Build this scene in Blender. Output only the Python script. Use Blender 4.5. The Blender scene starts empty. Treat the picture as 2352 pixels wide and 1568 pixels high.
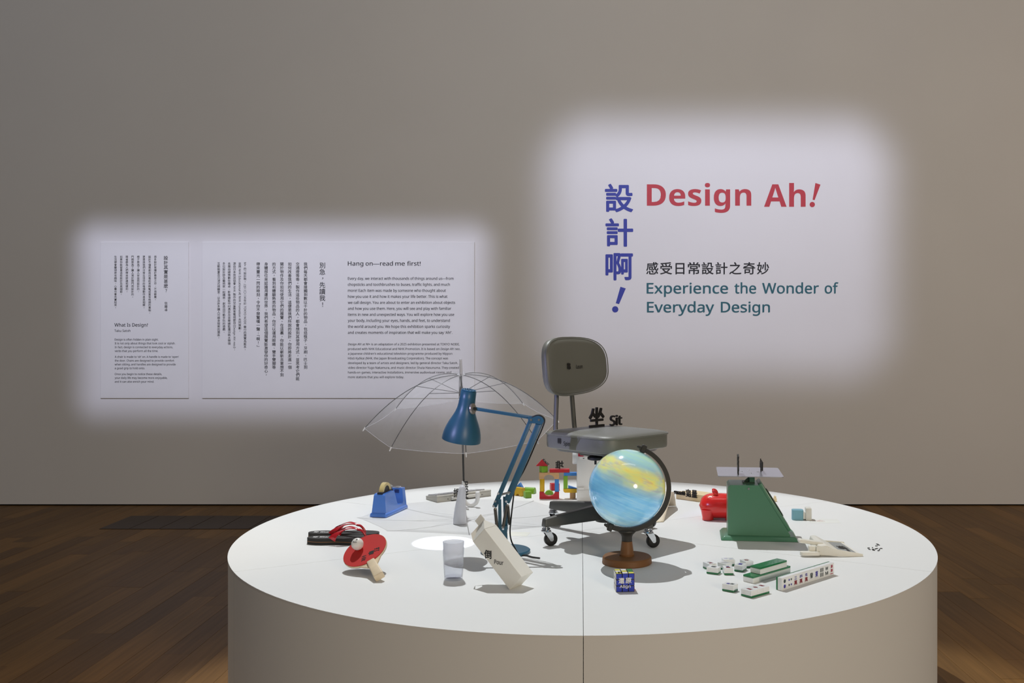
import bpy, bmesh, math, random
from math import sin, cos, pi, radians
from mathutils import Vector, Matrix

random.seed(7)
S = bpy.context.scene
COL = S.collection

# ------------------------------------------------------------------ camera
F, CX, CY = 2185.0, 1333.0, 768.0      # focal length and principal point in photo pixels (2352 x 1568)
HC, T, W = 1.40, 0.61, 7.784           # camera height, table top height, distance to the back wall
cam = bpy.data.objects.new('camera', bpy.data.cameras.new('camera'))
COL.objects.link(cam); S.camera = cam
cam.location = (0, 0, HC); cam.rotation_euler = (pi / 2, 0, 0)
cam.data.sensor_width = 36; cam.data.sensor_fit = 'HORIZONTAL'
cam.data.lens = 36 * F / 2352
cam.data.shift_x = (1176 - CX) / 2352; cam.data.shift_y = (CY - 784) / 2352
cam.data.clip_start = 0.05; cam.data.clip_end = 100

# ------------------------------------------------------------------ view, world, large lights
S.view_settings.view_transform = 'Standard'; S.view_settings.look = 'None'
S.view_settings.gamma = 1; S.view_settings.use_curve_mapping = False
S.view_settings.exposure = 0.0
wd = bpy.data.worlds.new('gallery_world'); S.world = wd; wd.use_nodes = True
wd.node_tree.nodes['Background'].inputs[0].default_value = (1.0, 0.985, 0.975, 1)
wd.node_tree.nodes['Background'].inputs[1].default_value = 0.148

def aim(o, tgt):
    o.rotation_euler = (Vector(tgt) - o.location).to_track_quat('-Z', 'Y').to_euler()
def lamp(name, kind, loc, tgt, energy, color, **kw):
    d = bpy.data.lights.new(name, kind); o = bpy.data.objects.new(name, d); COL.objects.link(o)
    o.location = loc; aim(o, tgt); d.energy = energy; d.color = color
    for k, v in kw.items(): setattr(d, k, v)
    return o
def framing_spot(name, loc, rect, corner, soft, energy, color):
    """Profile spotlight with shutters: throws a soft-edged rectangle (x0,x1,z0,z1) onto the back wall."""
    x0, x1, z0, z1 = rect
    o = lamp(name, 'SPOT', loc, ((x0 + x1) / 2, W, (z0 + z1) / 2), energy, color,
             spot_size=radians(110), spot_blend=0.0, shadow_soft_size=0.05)
    R = o.rotation_euler.to_matrix()
    d = o.data; d.use_nodes = True; nt = d.node_tree; N = nt.nodes; L = nt.links
    em = N['Emission']; tc = N.new('ShaderNodeTexCoord')
    def m(op, a, b=None, c=None):
        n = N.new('ShaderNodeMath'); n.operation = op
        for i, x in enumerate((a, b, c)):
            if x is None: continue
            if isinstance(x, (int, float)): n.inputs[i].default_value = x
            else: L.new(x, n.inputs[i])
        return n.outputs[0]
    def dot(row):
        n = N.new('ShaderNodeVectorMath'); n.operation = 'DOT_PRODUCT'
        L.new(tc.outputs['Normal'], n.inputs[0]); n.inputs[1].default_value = tuple(row)
        return n.outputs['Value']
    dx, dy, dz = dot(R[0]), dot(R[1]), dot(R[2])
    s = m('DIVIDE', W - loc[1], dy)
    u = m('MULTIPLY_ADD', dx, s, loc[0]); v = m('MULTIPLY_ADD', dz, s, loc[2])
    hx, hz = (x1 - x0) / 2 - corner, (z1 - z0) / 2 - corner
    qx = m('SUBTRACT', m('ABSOLUTE', m('SUBTRACT', u, (x0 + x1) / 2)), hx)
    qz = m('SUBTRACT', m('ABSOLUTE', m('SUBTRACT', v, (z0 + z1) / 2)), hz)
    ax, az = m('MAXIMUM', qx, 0.0), m('MAXIMUM', qz, 0.0)
    ln = m('SQRT', m('ADD', m('MULTIPLY', ax, ax), m('MULTIPLY', az, az)))
    sd = m('SUBTRACT', m('ADD', ln, m('MINIMUM', m('MAXIMUM', qx, qz), 0.0)), corner)
    mr = N.new('ShaderNodeMapRange'); mr.interpolation_type = 'SMOOTHERSTEP'
    L.new(sd, mr.inputs['Value'])
    mr.inputs['From Min'].default_value = soft; mr.inputs['From Max'].default_value = -soft
    mr.inputs['To Min'].default_value = 0; mr.inputs['To Max'].default_value = 1
    L.new(mr.outputs[0], em.inputs['Strength'])
    return o
def wx(px): return (px - CX) * W / F
def wz(py): return HC - (py - CY) * W / F
# track spots for the table
lamp('table_spot_key', 'SPOT', (-1.02, 6.25, 7.4), (0.02, 3.30, T), 1560, (0.955, 0.985, 1.0), spot_size=radians(29.5), spot_blend=0.28, shadow_soft_size=0.018)
lamp('table_spot_left', 'SPOT', (-0.62, 4.10, 7.2), (-0.62, 4.10, T), 80, (0.97, 0.98, 1.0), spot_size=radians(16), spot_blend=0.6, shadow_soft_size=0.03)
lamp('table_spot_cool', 'SPOT', (-3.4, 0.6, 2.3), (0.0, 3.74, 1.06), 560, (0.50, 0.52, 1.0), spot_size=radians(7.5), spot_blend=0.8, shadow_soft_size=0.08)
# warm fill spots added to brighten the floor beside the table
lamp('floor_fill_right', 'SPOT', (3.0, 3.1, 5.6), (2.75, 3.8, 0), 620, (1.0, 0.80, 0.52), spot_size=radians(27), spot_blend=1.0, shadow_soft_size=0.1)
lamp('floor_fill_left', 'SPOT', (-2.3, 2.9, 5.6), (-1.75, 3.5, 0), 170, (1.0, 0.82, 0.56), spot_size=radians(22), spot_blend=1.0, shadow_soft_size=0.1)
# framing projectors for the wall texts
framing_spot('wall_spot_title', (1.2, 3.6, 4.9), (wx(1262), wx(2040), wz(862), wz(288)), 0.42, 0.36, 620, (0.73, 0.77, 1.0))
framing_spot('wall_spot_texts', (-2.4, 3.6, 4.9), (wx(186), wx(1118), wz(952), wz(526)), 0.16, 0.23, 760, (0.73, 0.76, 1.0))
# general gallery lights: wall washer on the ceiling, warm light from the room behind the camera
lamp('wall_washer', 'AREA', (0.6, 2.6, 6.8), (0.6, W, 2.4), 19, (1.0, 0.97, 0.91), shape='RECTANGLE', size=3.5, size_y=0.5, spread=radians(110))
lamp('wall_fill_warm', 'AREA', (5.6, 2.8, 5.2), (4.2, W, 1.2), 19, (1.0, 0.78, 0.56), size=1.2, spread=radians(110))  # unseen fill, added to lift and warm the right of the wall
lamp('wall_fill_cool', 'AREA', (-5.6, 3.2, 6.4), (-4.6, W, 3.6), 4, (0.70, 0.80, 1.0), size=1.2, spread=radians(110))  # unseen fill, added to cool the upper left of the wall
lamp('room_light_warm', 'AREA', (2.9, -3.2, 2.5), (0.8, 4.0, 0.9), 140, (1.0, 0.84, 0.64), shape='DISK', size=1.3)

# ------------------------------------------------------------------ pixel helpers (each point gets its own real depth)
def tp(px, py, z=T):
    d = F * (HC - z) / (py - CY)
    return Vector(((px - CX) * d / F, d, z))
def at(px, py, d): return Vector(((px - CX) * d / F, d, HC - (py - CY) * d / F))

# ------------------------------------------------------------------ materials
def lin(c):
    return tuple(((x / 255) / 12.92 if x / 255 <= 0.04045 else ((x / 255 + 0.055) / 1.055) ** 2.4) for x in c)
MATS = {}
def mat(name, col, rough=0.5, metal=0.0, var=0.04, nscale=6.0, bump=0.0, bscale=200.0, **kw):
    """Procedural principled material: sRGB colour with a little noise in tone and optional fine bump."""
    if name in MATS: return MATS[name]
    m = bpy.data.materials.new(name); m.use_nodes = True; nt = m.node_tree; b = nt.nodes['Principled BSDF']
    c = lin(col)
    tc = nt.nodes.new('ShaderNodeTexCoord'); nz = nt.nodes.new('ShaderNodeTexNoise')
    nz.inputs['Scale'].default_value = nscale; nz.inputs['Detail'].default_value = 3
    nt.links.new(tc.outputs['Object'], nz.inputs['Vector'])
    rp = nt.nodes.new('ShaderNodeValToRGB')
    rp.color_ramp.elements[0].position = 0.3; rp.color_ramp.elements[1].position = 0.7
    rp.color_ramp.elements[0].color = (*[x * (1 - var) for x in c], 1)
    rp.color_ramp.elements[1].color = (*[min(1, x * (1 + var)) for x in c], 1)
    nt.links.new(nz.outputs['Fac'], rp.inputs['Fac']); nt.links.new(rp.outputs[0], b.inputs['Base Color'])
    b.inputs['Roughness'].default_value = rough; b.inputs['Metallic'].default_value = metal
    for k, v in kw.items(): b.inputs[k].default_value = v
    if bump:
        n2 = nt.nodes.new('ShaderNodeTexNoise'); n2.inputs['Scale'].default_value = bscale
        nt.links.new(tc.outputs['Object'], n2.inputs['Vector'])
        bp = nt.nodes.new('ShaderNodeBump'); bp.inputs['Strength'].default_value = bump; bp.inputs['Distance'].default_value = 0.002
        nt.links.new(n2.outputs['Fac'], bp.inputs['Height']); nt.links.new(bp.outputs[0], b.inputs['Normal'])
    MATS[name] = m
    return m

# ------------------------------------------------------------------ mesh builder
I4 = Matrix.Identity(4)
XZ = Matrix(((1, 0, 0, 0), (0, 0, -1, 0), (0, 1, 0, 0), (0, 0, 0, 1)))   # drawing plane x,z; extrusion towards -y
YZ = Matrix(((0, 0, 1, 0), (1, 0, 0, 0), (0, 1, 0, 0), (0, 0, 0, 1)))    # drawing plane y,z; extrusion towards +x
def Tr(*a): return Matrix.Translation(Vector(a))
def Rz(a): return Matrix.Rotation(radians(a), 4, 'Z')
def Ry(a): return Matrix.Rotation(radians(a), 4, 'Y')
def Rx(a): return Matrix.Rotation(radians(a), 4, 'X')
def frame(o, x, y, z):
    m = Matrix.Identity(4)
    for i in range(3): m[i][0], m[i][1], m[i][2], m[i][3] = x[i], y[i], z[i], o[i]
    return m
class MB:
    def __init__(s): s.v = []; s.f = []
    def add(s, vs, fs, M=None):
        n = len(s.v)
        s.v += [tuple(M @ Vector(v)) for v in vs] if M is not None else [tuple(v) for v in vs]
        s.f += [tuple(i + n for i in f) for f in fs]
        return s
    def bm(s, b, M=None):
        b.verts.index_update()
        s.add([v.co.copy() for v in b.verts], [[v.index for v in f.verts] for f in b.faces], M); b.free(); return s
    def box(s, c, d, M=None, bevel=0.0, seg=1):
        b = bmesh.new(); bmesh.ops.create_cube(b, size=1)
        for v in b.verts: v.co = Vector((v.co.x * d[0] + c[0], v.co.y * d[1] + c[1], v.co.z * d[2] + c[2]))
        if bevel: bmesh.ops.bevel(b, geom=list(b.edges), offset=bevel, segments=seg, profile=0.5, affect='EDGES')
        return s.bm(b, M)
    def hexa(s, p, M=None, bevel=0.0, seg=1):
        """eight corners: four of the bottom ring, four of the top ring"""
        b = bmesh.new(); vs = [b.verts.new(q) for q in p]
        for f in ((3, 2, 1, 0), (4, 5, 6, 7), (0, 1, 5, 4), (1, 2, 6, 5), (2, 3, 7, 6), (3, 0, 4, 7)): b.faces.new([vs[i] for i in f])
        if bevel: bmesh.ops.bevel(b, geom=list(b.edges), offset=bevel, segments=seg, profile=0.5, affect='EDGES')
        return s.bm(b, M)
    def prism(s, poly, h0, h1, M=None, bevel=0.0, seg=1):
        b = bmesh.new(); n = len(poly)
        lo = [b.verts.new((x, y, h0)) for x, y in poly]; hi = [b.verts.new((x, y, h1)) for x, y in poly]
        b.faces.new(lo[::-1]); b.faces.new(hi)
        for i in range(n): b.faces.new((lo[i], lo[(i + 1) % n], hi[(i + 1) % n], hi[i]))
        if bevel:
            ed = [e for e in b.edges if len(e.link_faces) == 2 and e.calc_face_angle(0) > 0.5]
            bmesh.ops.bevel(b, geom=ed, offset=bevel, segments=seg, profile=0.5, affect='EDGES')
        return s.bm(b, M)
    def lathe(s, prof, n=32, M=None):
        vs, fs = [], []
        for r, z in prof:
            for k in range(n): vs.append((r * cos(2 * pi * k / n), r * sin(2 * pi * k / n), z))
        for i in range(len(prof) - 1):
            for k in range(n):
                a, b = i * n + k, i * n + (k + 1) % n
                fs.append((a, b, b + n, a + n))
        if prof[0][0] > 1e-6: fs.append(tuple(range(n - 1, -1, -1)))
        if prof[-1][0] > 1e-6: fs.append(tuple((len(prof) - 1) * n + k for k in range(n)))
        return s.add(vs, fs, M)
    def cyl(s, p0, p1, r, n=16, r1=None, M=None):
        p0, p1 = Vector(p0), Vector(p1); d = p1 - p0
        q = d.to_track_quat('Z', 'Y').to_matrix().to_4x4(); q.translation = p0
        return s.lathe([(r, 0), (r if r1 is None else r1, d.length)], n, (M @ q) if M is not None else q)
    def tube(s, path, r, n=8, M=None, closed=False):
        P = [Vector(p) for p in path]; k = len(P); vs, fs = [], []
        up = None
        for i, p in enumerate(P):
            a = P[i - 1] if (i or closed) else P[0]; b = P[(i + 1) % k] if (i < k - 1 or closed) else P[-1]
            t = (b - a).normalized()
            if up is None: up = t.orthogonal().normalized()
            up = (up - t * up.dot(t)).normalized(); w = t.cross(up)
            rr = r[i] if isinstance(r, (list, tuple)) else r
            for j in range(n):
                th = 2 * pi * j / n; vs.append(p + (up * cos(th) + w * sin(th)) * rr)
        for i in range(k if closed else k - 1):
            for j in range(n):
                a, b = i * n + j, i * n + (j + 1) % n; c = ((i + 1) % k) * n
                fs.append((a, b, c + (j + 1) % n, c + j))
        if not closed: fs.append(tuple(range(n - 1, -1, -1))); fs.append(tuple((k - 1) * n + j for j in range(n)))
        return s.add(vs, fs, M)
    def ribbon(s, path, wid, thick, side, M=None):
        """flat strap along a path; side[i] is the direction of its width"""
        P = [Vector(p) for p in path]; vs, fs = [], []
        for i, p in enumerate(P):
            t = (P[min(i + 1, len(P) - 1)] - P[max(i - 1, 0)]).normalized()
            d = Vector(side[i]); d = (d - t * d.dot(t)).normalized(); n = t.cross(d)
            w, h = wid[i] / 2, thick / 2
            for a, b in ((-w, -h * .4), (-w * .6, h), (w * .6, h), (w, -h * .4), (w * .6, -h), (-w * .6, -h)): vs.append(p + d * a + n * b)
        for i in range(len(P) - 1):
            for j in range(6): a, b = i * 6 + j, i * 6 + (j + 1) % 6; fs.append((a, b, b + 6, a + 6))
        fs.append(tuple(range(5, -1, -1))); fs.append(tuple((len(P) - 1) * 6 + j for j in range(6)))
        return s.add(vs, fs, M)
    def ball(s, c, r, seg=32, rings=16, M=None):
        rr = r if isinstance(r, (tuple, list)) else (r, r, r)
        vs, fs = [], []
        for i in range(1, rings):
            a = pi * i / rings
            for k in range(seg): b = 2 * pi * k / seg; vs.append((c[0] + rr[0] * sin(a) * cos(b), c[1] + rr[1] * sin(a) * sin(b), c[2] + rr[2] * cos(a)))
        vs += [(c[0], c[1], c[2] + rr[2]), (c[0], c[1], c[2] - rr[2])]; n = len(vs)
        for k in range(seg):
            fs.append((n - 2, k, (k + 1) % seg))
            q = (rings - 2) * seg; fs.append((n - 1, q + (k + 1) % seg, q + k))
        for i in range(rings - 2):
            for k in range(seg): a, b = i * seg + k, i * seg + (k + 1) % seg; fs.append((a, a + seg, b + seg, b))
        return s.add(vs, fs, M)
    def rings(s, rs, cap0=True, cap1=True, M=None):
        n = len(rs[0]); vs = [v for r in rs for v in r]; fs = []
        for i in range(len(rs) - 1):
            for k in range(n): a, b = i * n + k, i * n + (k + 1) % n; fs.append((a, b, b + n, a + n))
        if cap0: fs.append(tuple(range(n - 1, -1, -1)))
        if cap1: fs.append(tuple((len(rs) - 1) * n + k for k in range(n)))
        return s.add(vs, fs, M)
    def grid(s, fn, nu, nv, M=None):
        vs = [fn(i / nu, j / nv) for i in range(nu + 1) for j in range(nv + 1)]
        fs = [(i * (nv + 1) + j, (i + 1) * (nv + 1) + j, (i + 1) * (nv + 1) + j + 1, i * (nv + 1) + j + 1) for i in range(nu) for j in range(nv)]
        return s.add(vs, fs, M)
    def mesh(s, name, m, smooth=35, recalc=True):
        me = bpy.data.meshes.new(name); me.from_pydata(s.v, [], s.f)
        if recalc:
            b = bmesh.new(); b.from_mesh(me); bmesh.ops.remove_doubles(b, verts=b.verts, dist=1e-6)
            bmesh.ops.recalc_face_normals(b, faces=b.faces); b.to_mesh(me); b.free()
        if smooth:
            me.polygons.foreach_set('use_smooth', [True] * len(me.polygons)); me.set_sharp_from_angle(angle=radians(smooth))
        if m: me.materials.append(m)
        return me
    def build(s, name, m, parent=None, M=None, smooth=35, recalc=True):
        o = bpy.data.objects.new(name, s.mesh(name, m, smooth, recalc)); COL.objects.link(o)
        o.parent = parent
        if M is not None: o.matrix_local = M
        return o
def tag(o, label=None, cat=None, group=None, kind=None):
    if label: o['label'] = label
    if cat: o['category'] = cat
    if group: o['group'] = group
    if kind: o['kind'] = kind
    return o
def thing(name, label, cat, M=None, group=None):
    o = bpy.data.objects.new(name, None); COL.objects.link(o); o.empty_display_size = 0.05
    if M is not None: o.matrix_world = M
    return tag(o, label, cat, group)
def inst(name, me, parent=None, M=None):
    o = bpy.data.objects.new(name, me); COL.objects.link(o); o.parent = parent
    if M is not None: o.matrix_local = M
    return o
def rrect(hx, hy, r, n=6):
    p = []
    for cx, cy, a0 in ((hx - r, hy - r, 0), (-hx + r, hy - r, 90), (-hx + r, -hy + r, 180), (hx - r, -hy + r, 270)):
        for k in range(n + 1): a = radians(a0 + 90 * k / n); p.append((cx + r * cos(a), cy + r * sin(a)))
    return p

# ------------------------------------------------------------------ lettering
GC = {}
def sans(txt):
    """plain sans-serif letterforms; *text* is italic, ^text^ heavy"""
    base = (0x1D5A0, 0x1D5BA, 0x1D7E2); out = []; st = 0
    tab = {0: (0x1D5A0, 0x1D5BA, 0x1D7E2), 1: (0x1D608, 0x1D622, 0x1D7E2), 2: (0x1D5D4, 0x1D5EE, 0x1D7EC)}
    for ch in txt:
        if ch == '*': st = 0 if st == 1 else 1; continue
        if ch == '^': st = 0 if st == 2 else 2; continue
        a, b, c = tab[st]
        if 'A' <= ch <= 'Z': ch = chr(a + ord(ch) - 65)
        elif 'a' <= ch <= 'z': ch = chr(b + ord(ch) - 97)
        elif '0' <= ch <= '9': ch = chr(c + ord(ch) - 48)
        out.append(ch)
    return ''.join(out)
def glyphs(txt, bold=0.0, ext=0.0, res=2):
    k = (txt, bold, ext, res)
    if k not in GC:
        c = bpy.data.curves.new('lettering', 'FONT'); c.body = sans(txt); c.size = 1; c.resolution_u = res; c.offset = bold; c.extrude = ext
        o = bpy.data.objects.new('lettering', c); me = o.to_mesh()
        vs = [tuple(v.co) for v in me.vertices]; fs = [tuple(p.vertices) for p in me.polygons]
        o.to_mesh_clear(); bpy.data.objects.remove(o); bpy.data.curves.remove(c)
        xs = [v[0] for v in vs] or [0, 1]; ys = [v[1] for v in vs] or [0, 1]
        GC[k] = (vs, fs, min(xs), max(xs), min(ys), max(ys))
    return GC[k]
def letter(mb, txt, O, R, U, w=None, h=None, size=None, bold=0.0, depth=0.0, fit=False, center=False, res=2):
    """Text in the plane of R (reading direction) and U (up). fit: bounding box w x h with O its lower left corner;
    otherwise O is the start of the baseline, size the type size and w (optional) the width of the line."""
    bcop = [(0, 0)]
    if bold >= .02:        # heavier strokes: shifted copies of the outline
        bcop += [(bold * cos(k * pi / 4), bold * sin(k * pi / 4)) for k in range(8)]; b0, bold = bold, 0.0
    elif bold: bcop = [(bold * cos(k * pi / 2 + .6), bold * sin(k * pi / 2 + .6)) for k in range(3)]; b0, bold = bold, 0.0
    else: b0 = 0.0
    vs, fs, x0, x1, y0, y1 = glyphs(txt, bold, 1.0 if depth else 0.0, res)
    x0, x1, y0, y1 = x0 - b0, x1 + b0, y0 - b0, y1 + b0
    R, U, O = Vector(R).normalized(), Vector(U).normalized(), Vector(O); Nn = R.cross(U)
    if fit:
        sx = w / (x1 - x0); sy = h / (y1 - y0); ox, oy = x0, y0
        if center: ox, oy = (x0 + x1) / 2, (y0 + y1) / 2
    else:
        sy = size; sx = (w / (x1 - x0)) if w else size; ox, oy = x0, 0.0
        if center: ox = (x0 + x1) / 2
    for bi, (bx, by) in enumerate(bcop):
      mb.add([O + R * ((v[0] + bx - ox) * sx) + U * ((v[1] + by - oy) * sy) + Nn * (v[2] * depth / 2 + (bi * 4e-5 if not depth else math.copysign(bi * 4e-5, v[2]))) for v in vs], fs)
    return mb

# ================================================================== the setting
def wood_floor_mat():
    m = bpy.data.materials.new('floor_wood'); m.use_nodes = True; nt = m.node_tree; N = nt.nodes; L = nt.links; b = N['Principled BSDF']
    oi = N.new('ShaderNodeObjectInfo'); ge = N.new('ShaderNodeNewGeometry')
    ad = N.new('ShaderNodeMath'); ad.operation = 'ADD'; L.new(oi.outputs['Random'], ad.inputs[0]); L.new(ge.outputs['Random Per Island'], ad.inputs[1])
    fr = N.new('ShaderNodeMath'); fr.operation = 'FRACT'; L.new(ad.outputs[0], fr.inputs[0])
    rp = N.new('ShaderNodeValToRGB'); cr = rp.color_ramp
    for i, (p, c) in enumerate(((0.0, (100, 73, 43)), (0.3, (110, 80, 46)), (0.65, (116, 85, 47)), (1.0, (130, 95, 52)))):
        e = cr.elements[i] if i < 2 else cr.elements.new(p)
        e.position = p; e.color = (*lin(c), 1)
    L.new(fr.outputs[0], rp.inputs[0])
    mp = N.new('ShaderNodeMapping'); mp.inputs['Scale'].default_value = (60, 2.2, 1)
    cb = N.new('ShaderNodeCombineXYZ'); L.new(fr.outputs[0], cb.inputs[2])
    va = N.new('ShaderNodeVectorMath'); va.operation = 'ADD'
    L.new(ge.outputs['Position'], va.inputs[0]); L.new(cb.outputs[0], va.inputs[1]); L.new(va.outputs[0], mp.inputs[0])
    nz = N.new('ShaderNodeTexNoise'); nz.inputs['Scale'].default_value = 1.0; nz.inputs['Detail'].default_value = 5; L.new(mp.outputs[0], nz.inputs[0])
    mx = N.new('ShaderNodeMix'); mx.data_type = 'RGBA'; mx.blend_type = 'MULTIPLY'; mx.inputs[0].default_value = 0.55
    r2 = N.new('ShaderNodeValToRGB'); r2.color_ramp.elements[0].color = (0.5, 0.5, 0.5, 1); r2.color_ramp.elements[0].position = 0.3; r2.color_ramp.elements[1].position = 0.7
    L.new(nz.outputs['Fac'], r2.inputs[0]); L.new(rp.outputs[0], mx.inputs[6]); L.new(r2.outputs[0], mx.inputs[7])
    L.new(mx.outputs[2], b.inputs['Base Color']); b.inputs['Roughness'].default_value = 0.5; b.inputs['Specular IOR Level'].default_value = 0.14
    bp = N.new('ShaderNodeBump'); bp.inputs['Strength'].default_value = 0.15; bp.inputs['Distance'].default_value = 0.001
    L.new(nz.outputs['Fac'], bp.inputs['Height']); L.new(bp.outputs[0], b.inputs['Normal'])
    return m
FLOOR_M = wood_floor_mat()
WALL_M = mat('wall_paint', (222, 220, 219), 0.85, var=0.012, nscale=1.5, bump=0.05, bscale=90)
DARK_M = mat('shadow_gap', (22, 20, 18), 0.9)

floor = MB().box((0, 3.2, -0.04), (22, 11.0, 0.04)).build('floor', DARK_M); tag(floor, 'dark brown wooden strip floor of the gallery', kind='structure')
PW, PL = 0.118, 1.25
plank_me = MB().hexa([(-PW / 2 + .0006, -PL / 2 + .0006, -.0195), (PW / 2 - .0006, -PL / 2 + .0006, -.0195), (PW / 2 - .0006, PL / 2 - .0006, -.0195), (-PW / 2 + .0006, PL / 2 - .0006, -.0195),
                      (-PW / 2 + .0006, -PL / 2 + .0006, 0), (PW / 2 - .0006, -PL / 2 + .0006, 0), (PW / 2 - .0006, PL / 2 - .0006, 0), (-PW / 2 + .0006, PL / 2 - .0006, 0)]).mesh('plank', FLOOR_M, smooth=0)
spots = []
for i in range(-85, 86):
    off = random.random() * PL
    for j in range(-2, 9):
        y = -0.4 + off + j * PL
        if y - PL / 2 > W + .05 or y + PL / 2 > W + .08: y = min(y, W + .06 - PL / 2)
        x = i * PW; d = max(y, 0.3)
        px = CX + x * F / d; py0 = CY + F * HC / max(0.3, y - PL / 2)
        py1 = CY + F * HC / max(0.3, y + PL / 2)
        seen = y > 1 and py1 < 1568 and -60 < px < 2412 and not (560 < px < 2110)
        spots.append((0 if seen else 1, y, x, random.uniform(-.0004, .0003)))
spots.sort()
sep, rest = spots[:300], spots[300:]
for _, y, x, dz in sep: inst('plank', plank_me, floor, Tr(x, y, dz))
mb = MB(); base = [tuple(v.co) for v in plank_me.vertices]; bf = [tuple(p.vertices) for p in plank_me.polygons]
for _, y, x, dz in rest: mb.add([(a + x, b + y, c + dz) for a, b, c in base], bf)
tag(mb.build('further_planks', FLOOR_M, floor, smooth=0, recalc=False), kind='stuff')

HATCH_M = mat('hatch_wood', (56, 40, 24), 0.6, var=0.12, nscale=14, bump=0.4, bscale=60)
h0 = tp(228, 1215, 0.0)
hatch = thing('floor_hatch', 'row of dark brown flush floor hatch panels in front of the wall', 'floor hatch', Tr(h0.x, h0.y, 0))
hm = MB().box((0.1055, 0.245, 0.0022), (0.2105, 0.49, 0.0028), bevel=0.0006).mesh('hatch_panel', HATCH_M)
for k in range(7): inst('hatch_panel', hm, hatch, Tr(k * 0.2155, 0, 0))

tag(MB().box((0, W + .06, 3.512), (22, 0.12, 7.0)).build('wall_back', WALL_M), 'tall pale grey gallery wall', kind='structure')
tag(MB().box((0, W + .07, 0.0), (22, 0.10, 0.03)).build('gap_shade_back', DARK_M), 'dark shadow gap under the wall', kind='structure')  # near-black strip: the shade of the recess put into its colour

# ------------------------------------------------------------------ wall texts
PANEL_M = mat('panel_board', (224, 223, 222), 0.8, var=0.01, bump=0.03)
INK = mat('ink_black', (28, 28, 34), 0.7, var=0.02)
BLUE_V = mat('vinyl_blue', (44, 56, 150), 0.6, var=0.02)
RED_V = mat('vinyl_red', (182, 48, 60), 0.6, var=0.02)
TEAL_V = mat('vinyl_teal', (28, 92, 104), 0.6, var=0.02)
PXM = W / F                                   # metres per photo pixel on the wall
XR, ZU = Vector((1, 0, 0)), Vector((0, 0, 1))
def wpt(px, py, off): return Vector((wx(px), W - off, wz(py)))
def part(name, m, t, M, fn, *a, **k):
    q = MB(); fn(q, *a, **k); return q.build(name, m, t, M, smooth=0, recalc=False)
def wline(mb, txt, px0, px1, base, size, off, bold=0.012, res=2):
    letter(mb, txt, wpt(px0, base, off), XR, ZU, w=(px1 - px0) * PXM, size=size * PXM, bold=bold, res=res)
PUNCT = '，。、'
def wcol(mb, txt, pxc, top, pitch, size, off, bold=0.01):
    """vertical column; runs of Latin are turned a quarter"""
    y = top; i = 0
    vert = {'「': '﹁', '」': '﹂', '《': '︽', '》': '︾'}
    while i < len(txt):
        ch = txt[i]
        if ord(ch) < 0x250:
            j = i
            while j < len(txt) and ord(txt[j]) < 0x250: j += 1
            run = txt[i:j]; i = j
            lead = len(run) - len(run.lstrip()); tail = len(run) - len(run.rstrip()); run = run.strip()
            y += lead * pitch * .3
            vs, fs, x0, x1, y0, y1 = glyphs(run, bold, 0, 2)
            s = size * 1.02
            letter(mb, run, wpt(pxc - size * .36, y + pitch * .06, off), (0, 0, -1), (1, 0, 0), size=s * PXM, bold=bold)
            y += (x1 - x0) * s + pitch * .12 + tail * pitch * .3
            continue
        if ch in PUNCT + '！？：':
            vs, fs, x0, x1, y0, y1 = glyphs(ch, bold, 0, 2); g = size * .92 * PXM
            letter(mb, ch, wpt(pxc + (size * .05), y + pitch * .5, off), XR, ZU, w=(x1 - x0) * g, h=(y1 - y0) * g, fit=True, center=True, bold=bold)
            y += pitch
        elif ch in vert:
            vs, fs, x0, x1, y0, y1 = glyphs(vert[ch], bold, 0, 2); g = size * PXM
            letter(mb, vert[ch], wpt(pxc, y + pitch * (.3), off), XR, ZU, w=(x1 - x0) * g, h=(y1 - y0) * g, fit=True, center=True, bold=bold)
            y += pitch * .6
        else:
            vs, fs, x0, x1, y0, y1 = glyphs(ch, bold, 0, 2); g = size * PXM
            letter(mb, ch, wpt(pxc, y + pitch * .5, off), XR, ZU, w=(x1 - x0) * g, h=(y1 - y0) * g, fit=True, center=True, bold=bold)
            y += pitch
        i += 1
def panel(name, label, x0, x1, y0, y1):
    a, b = wpt(x0, y1, 0), wpt(x1, y0, 0)
    t = thing(name, label, 'text panel', Tr((a.x + b.x) / 2, W, a.z))
    MB().box((0, -0.0052, (b.z - a.z) / 2), (b.x - a.x, 0.006, b.z - a.z), bevel=0.001).build('board', PANEL_M, t)
    return t, Tr(-(a.x + b.x) / 2, -W, -a.z)
OFF = 0.0086
t, M = panel('text_panel', 'narrow pale wall panel with small black text headed What Is Design', 232, 434, 556, 914)
part('chinese_line', INK, t, M, wcol, '設計其實是甚麼？', 382, 587, 10.7, 10.2, OFF, 0.015); part('chinese_line', INK, t, M, wcol, '佐藤卓', 382.4, 692.5, 7.6, 7.4, OFF, 0.012)
for k, s in enumerate(('很多設計常隱於尋常之中，不易察覺。', '設計不僅是創造出看起來時髦或富有格調的事物，', '更是與我們日常生活中的每個動作息息相關。', '椅子是為了讓人安坐而設計的，', '門柄是為了讓人易於開門而設計的。', '兩者都為人們帶來舒適和便利。', '如果你能留意這些設計及其細節，', '生活便會變得更有趣味，心靈也會充實起來。')):
    part('chinese_line', INK, t, M, wcol, s, 357.8 - k * 13.05, 586.8, 6.14, 6.1, OFF, 0.015)
part('english_line', INK, t, M, wline, 'What Is Design?', 264, 341, 749.8, 10.6, OFF, 0.016); part('english_line', INK, t, M, wline, 'Taku Satoh', 264, 300.8, 762, 7.6, OFF, 0.012)
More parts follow.
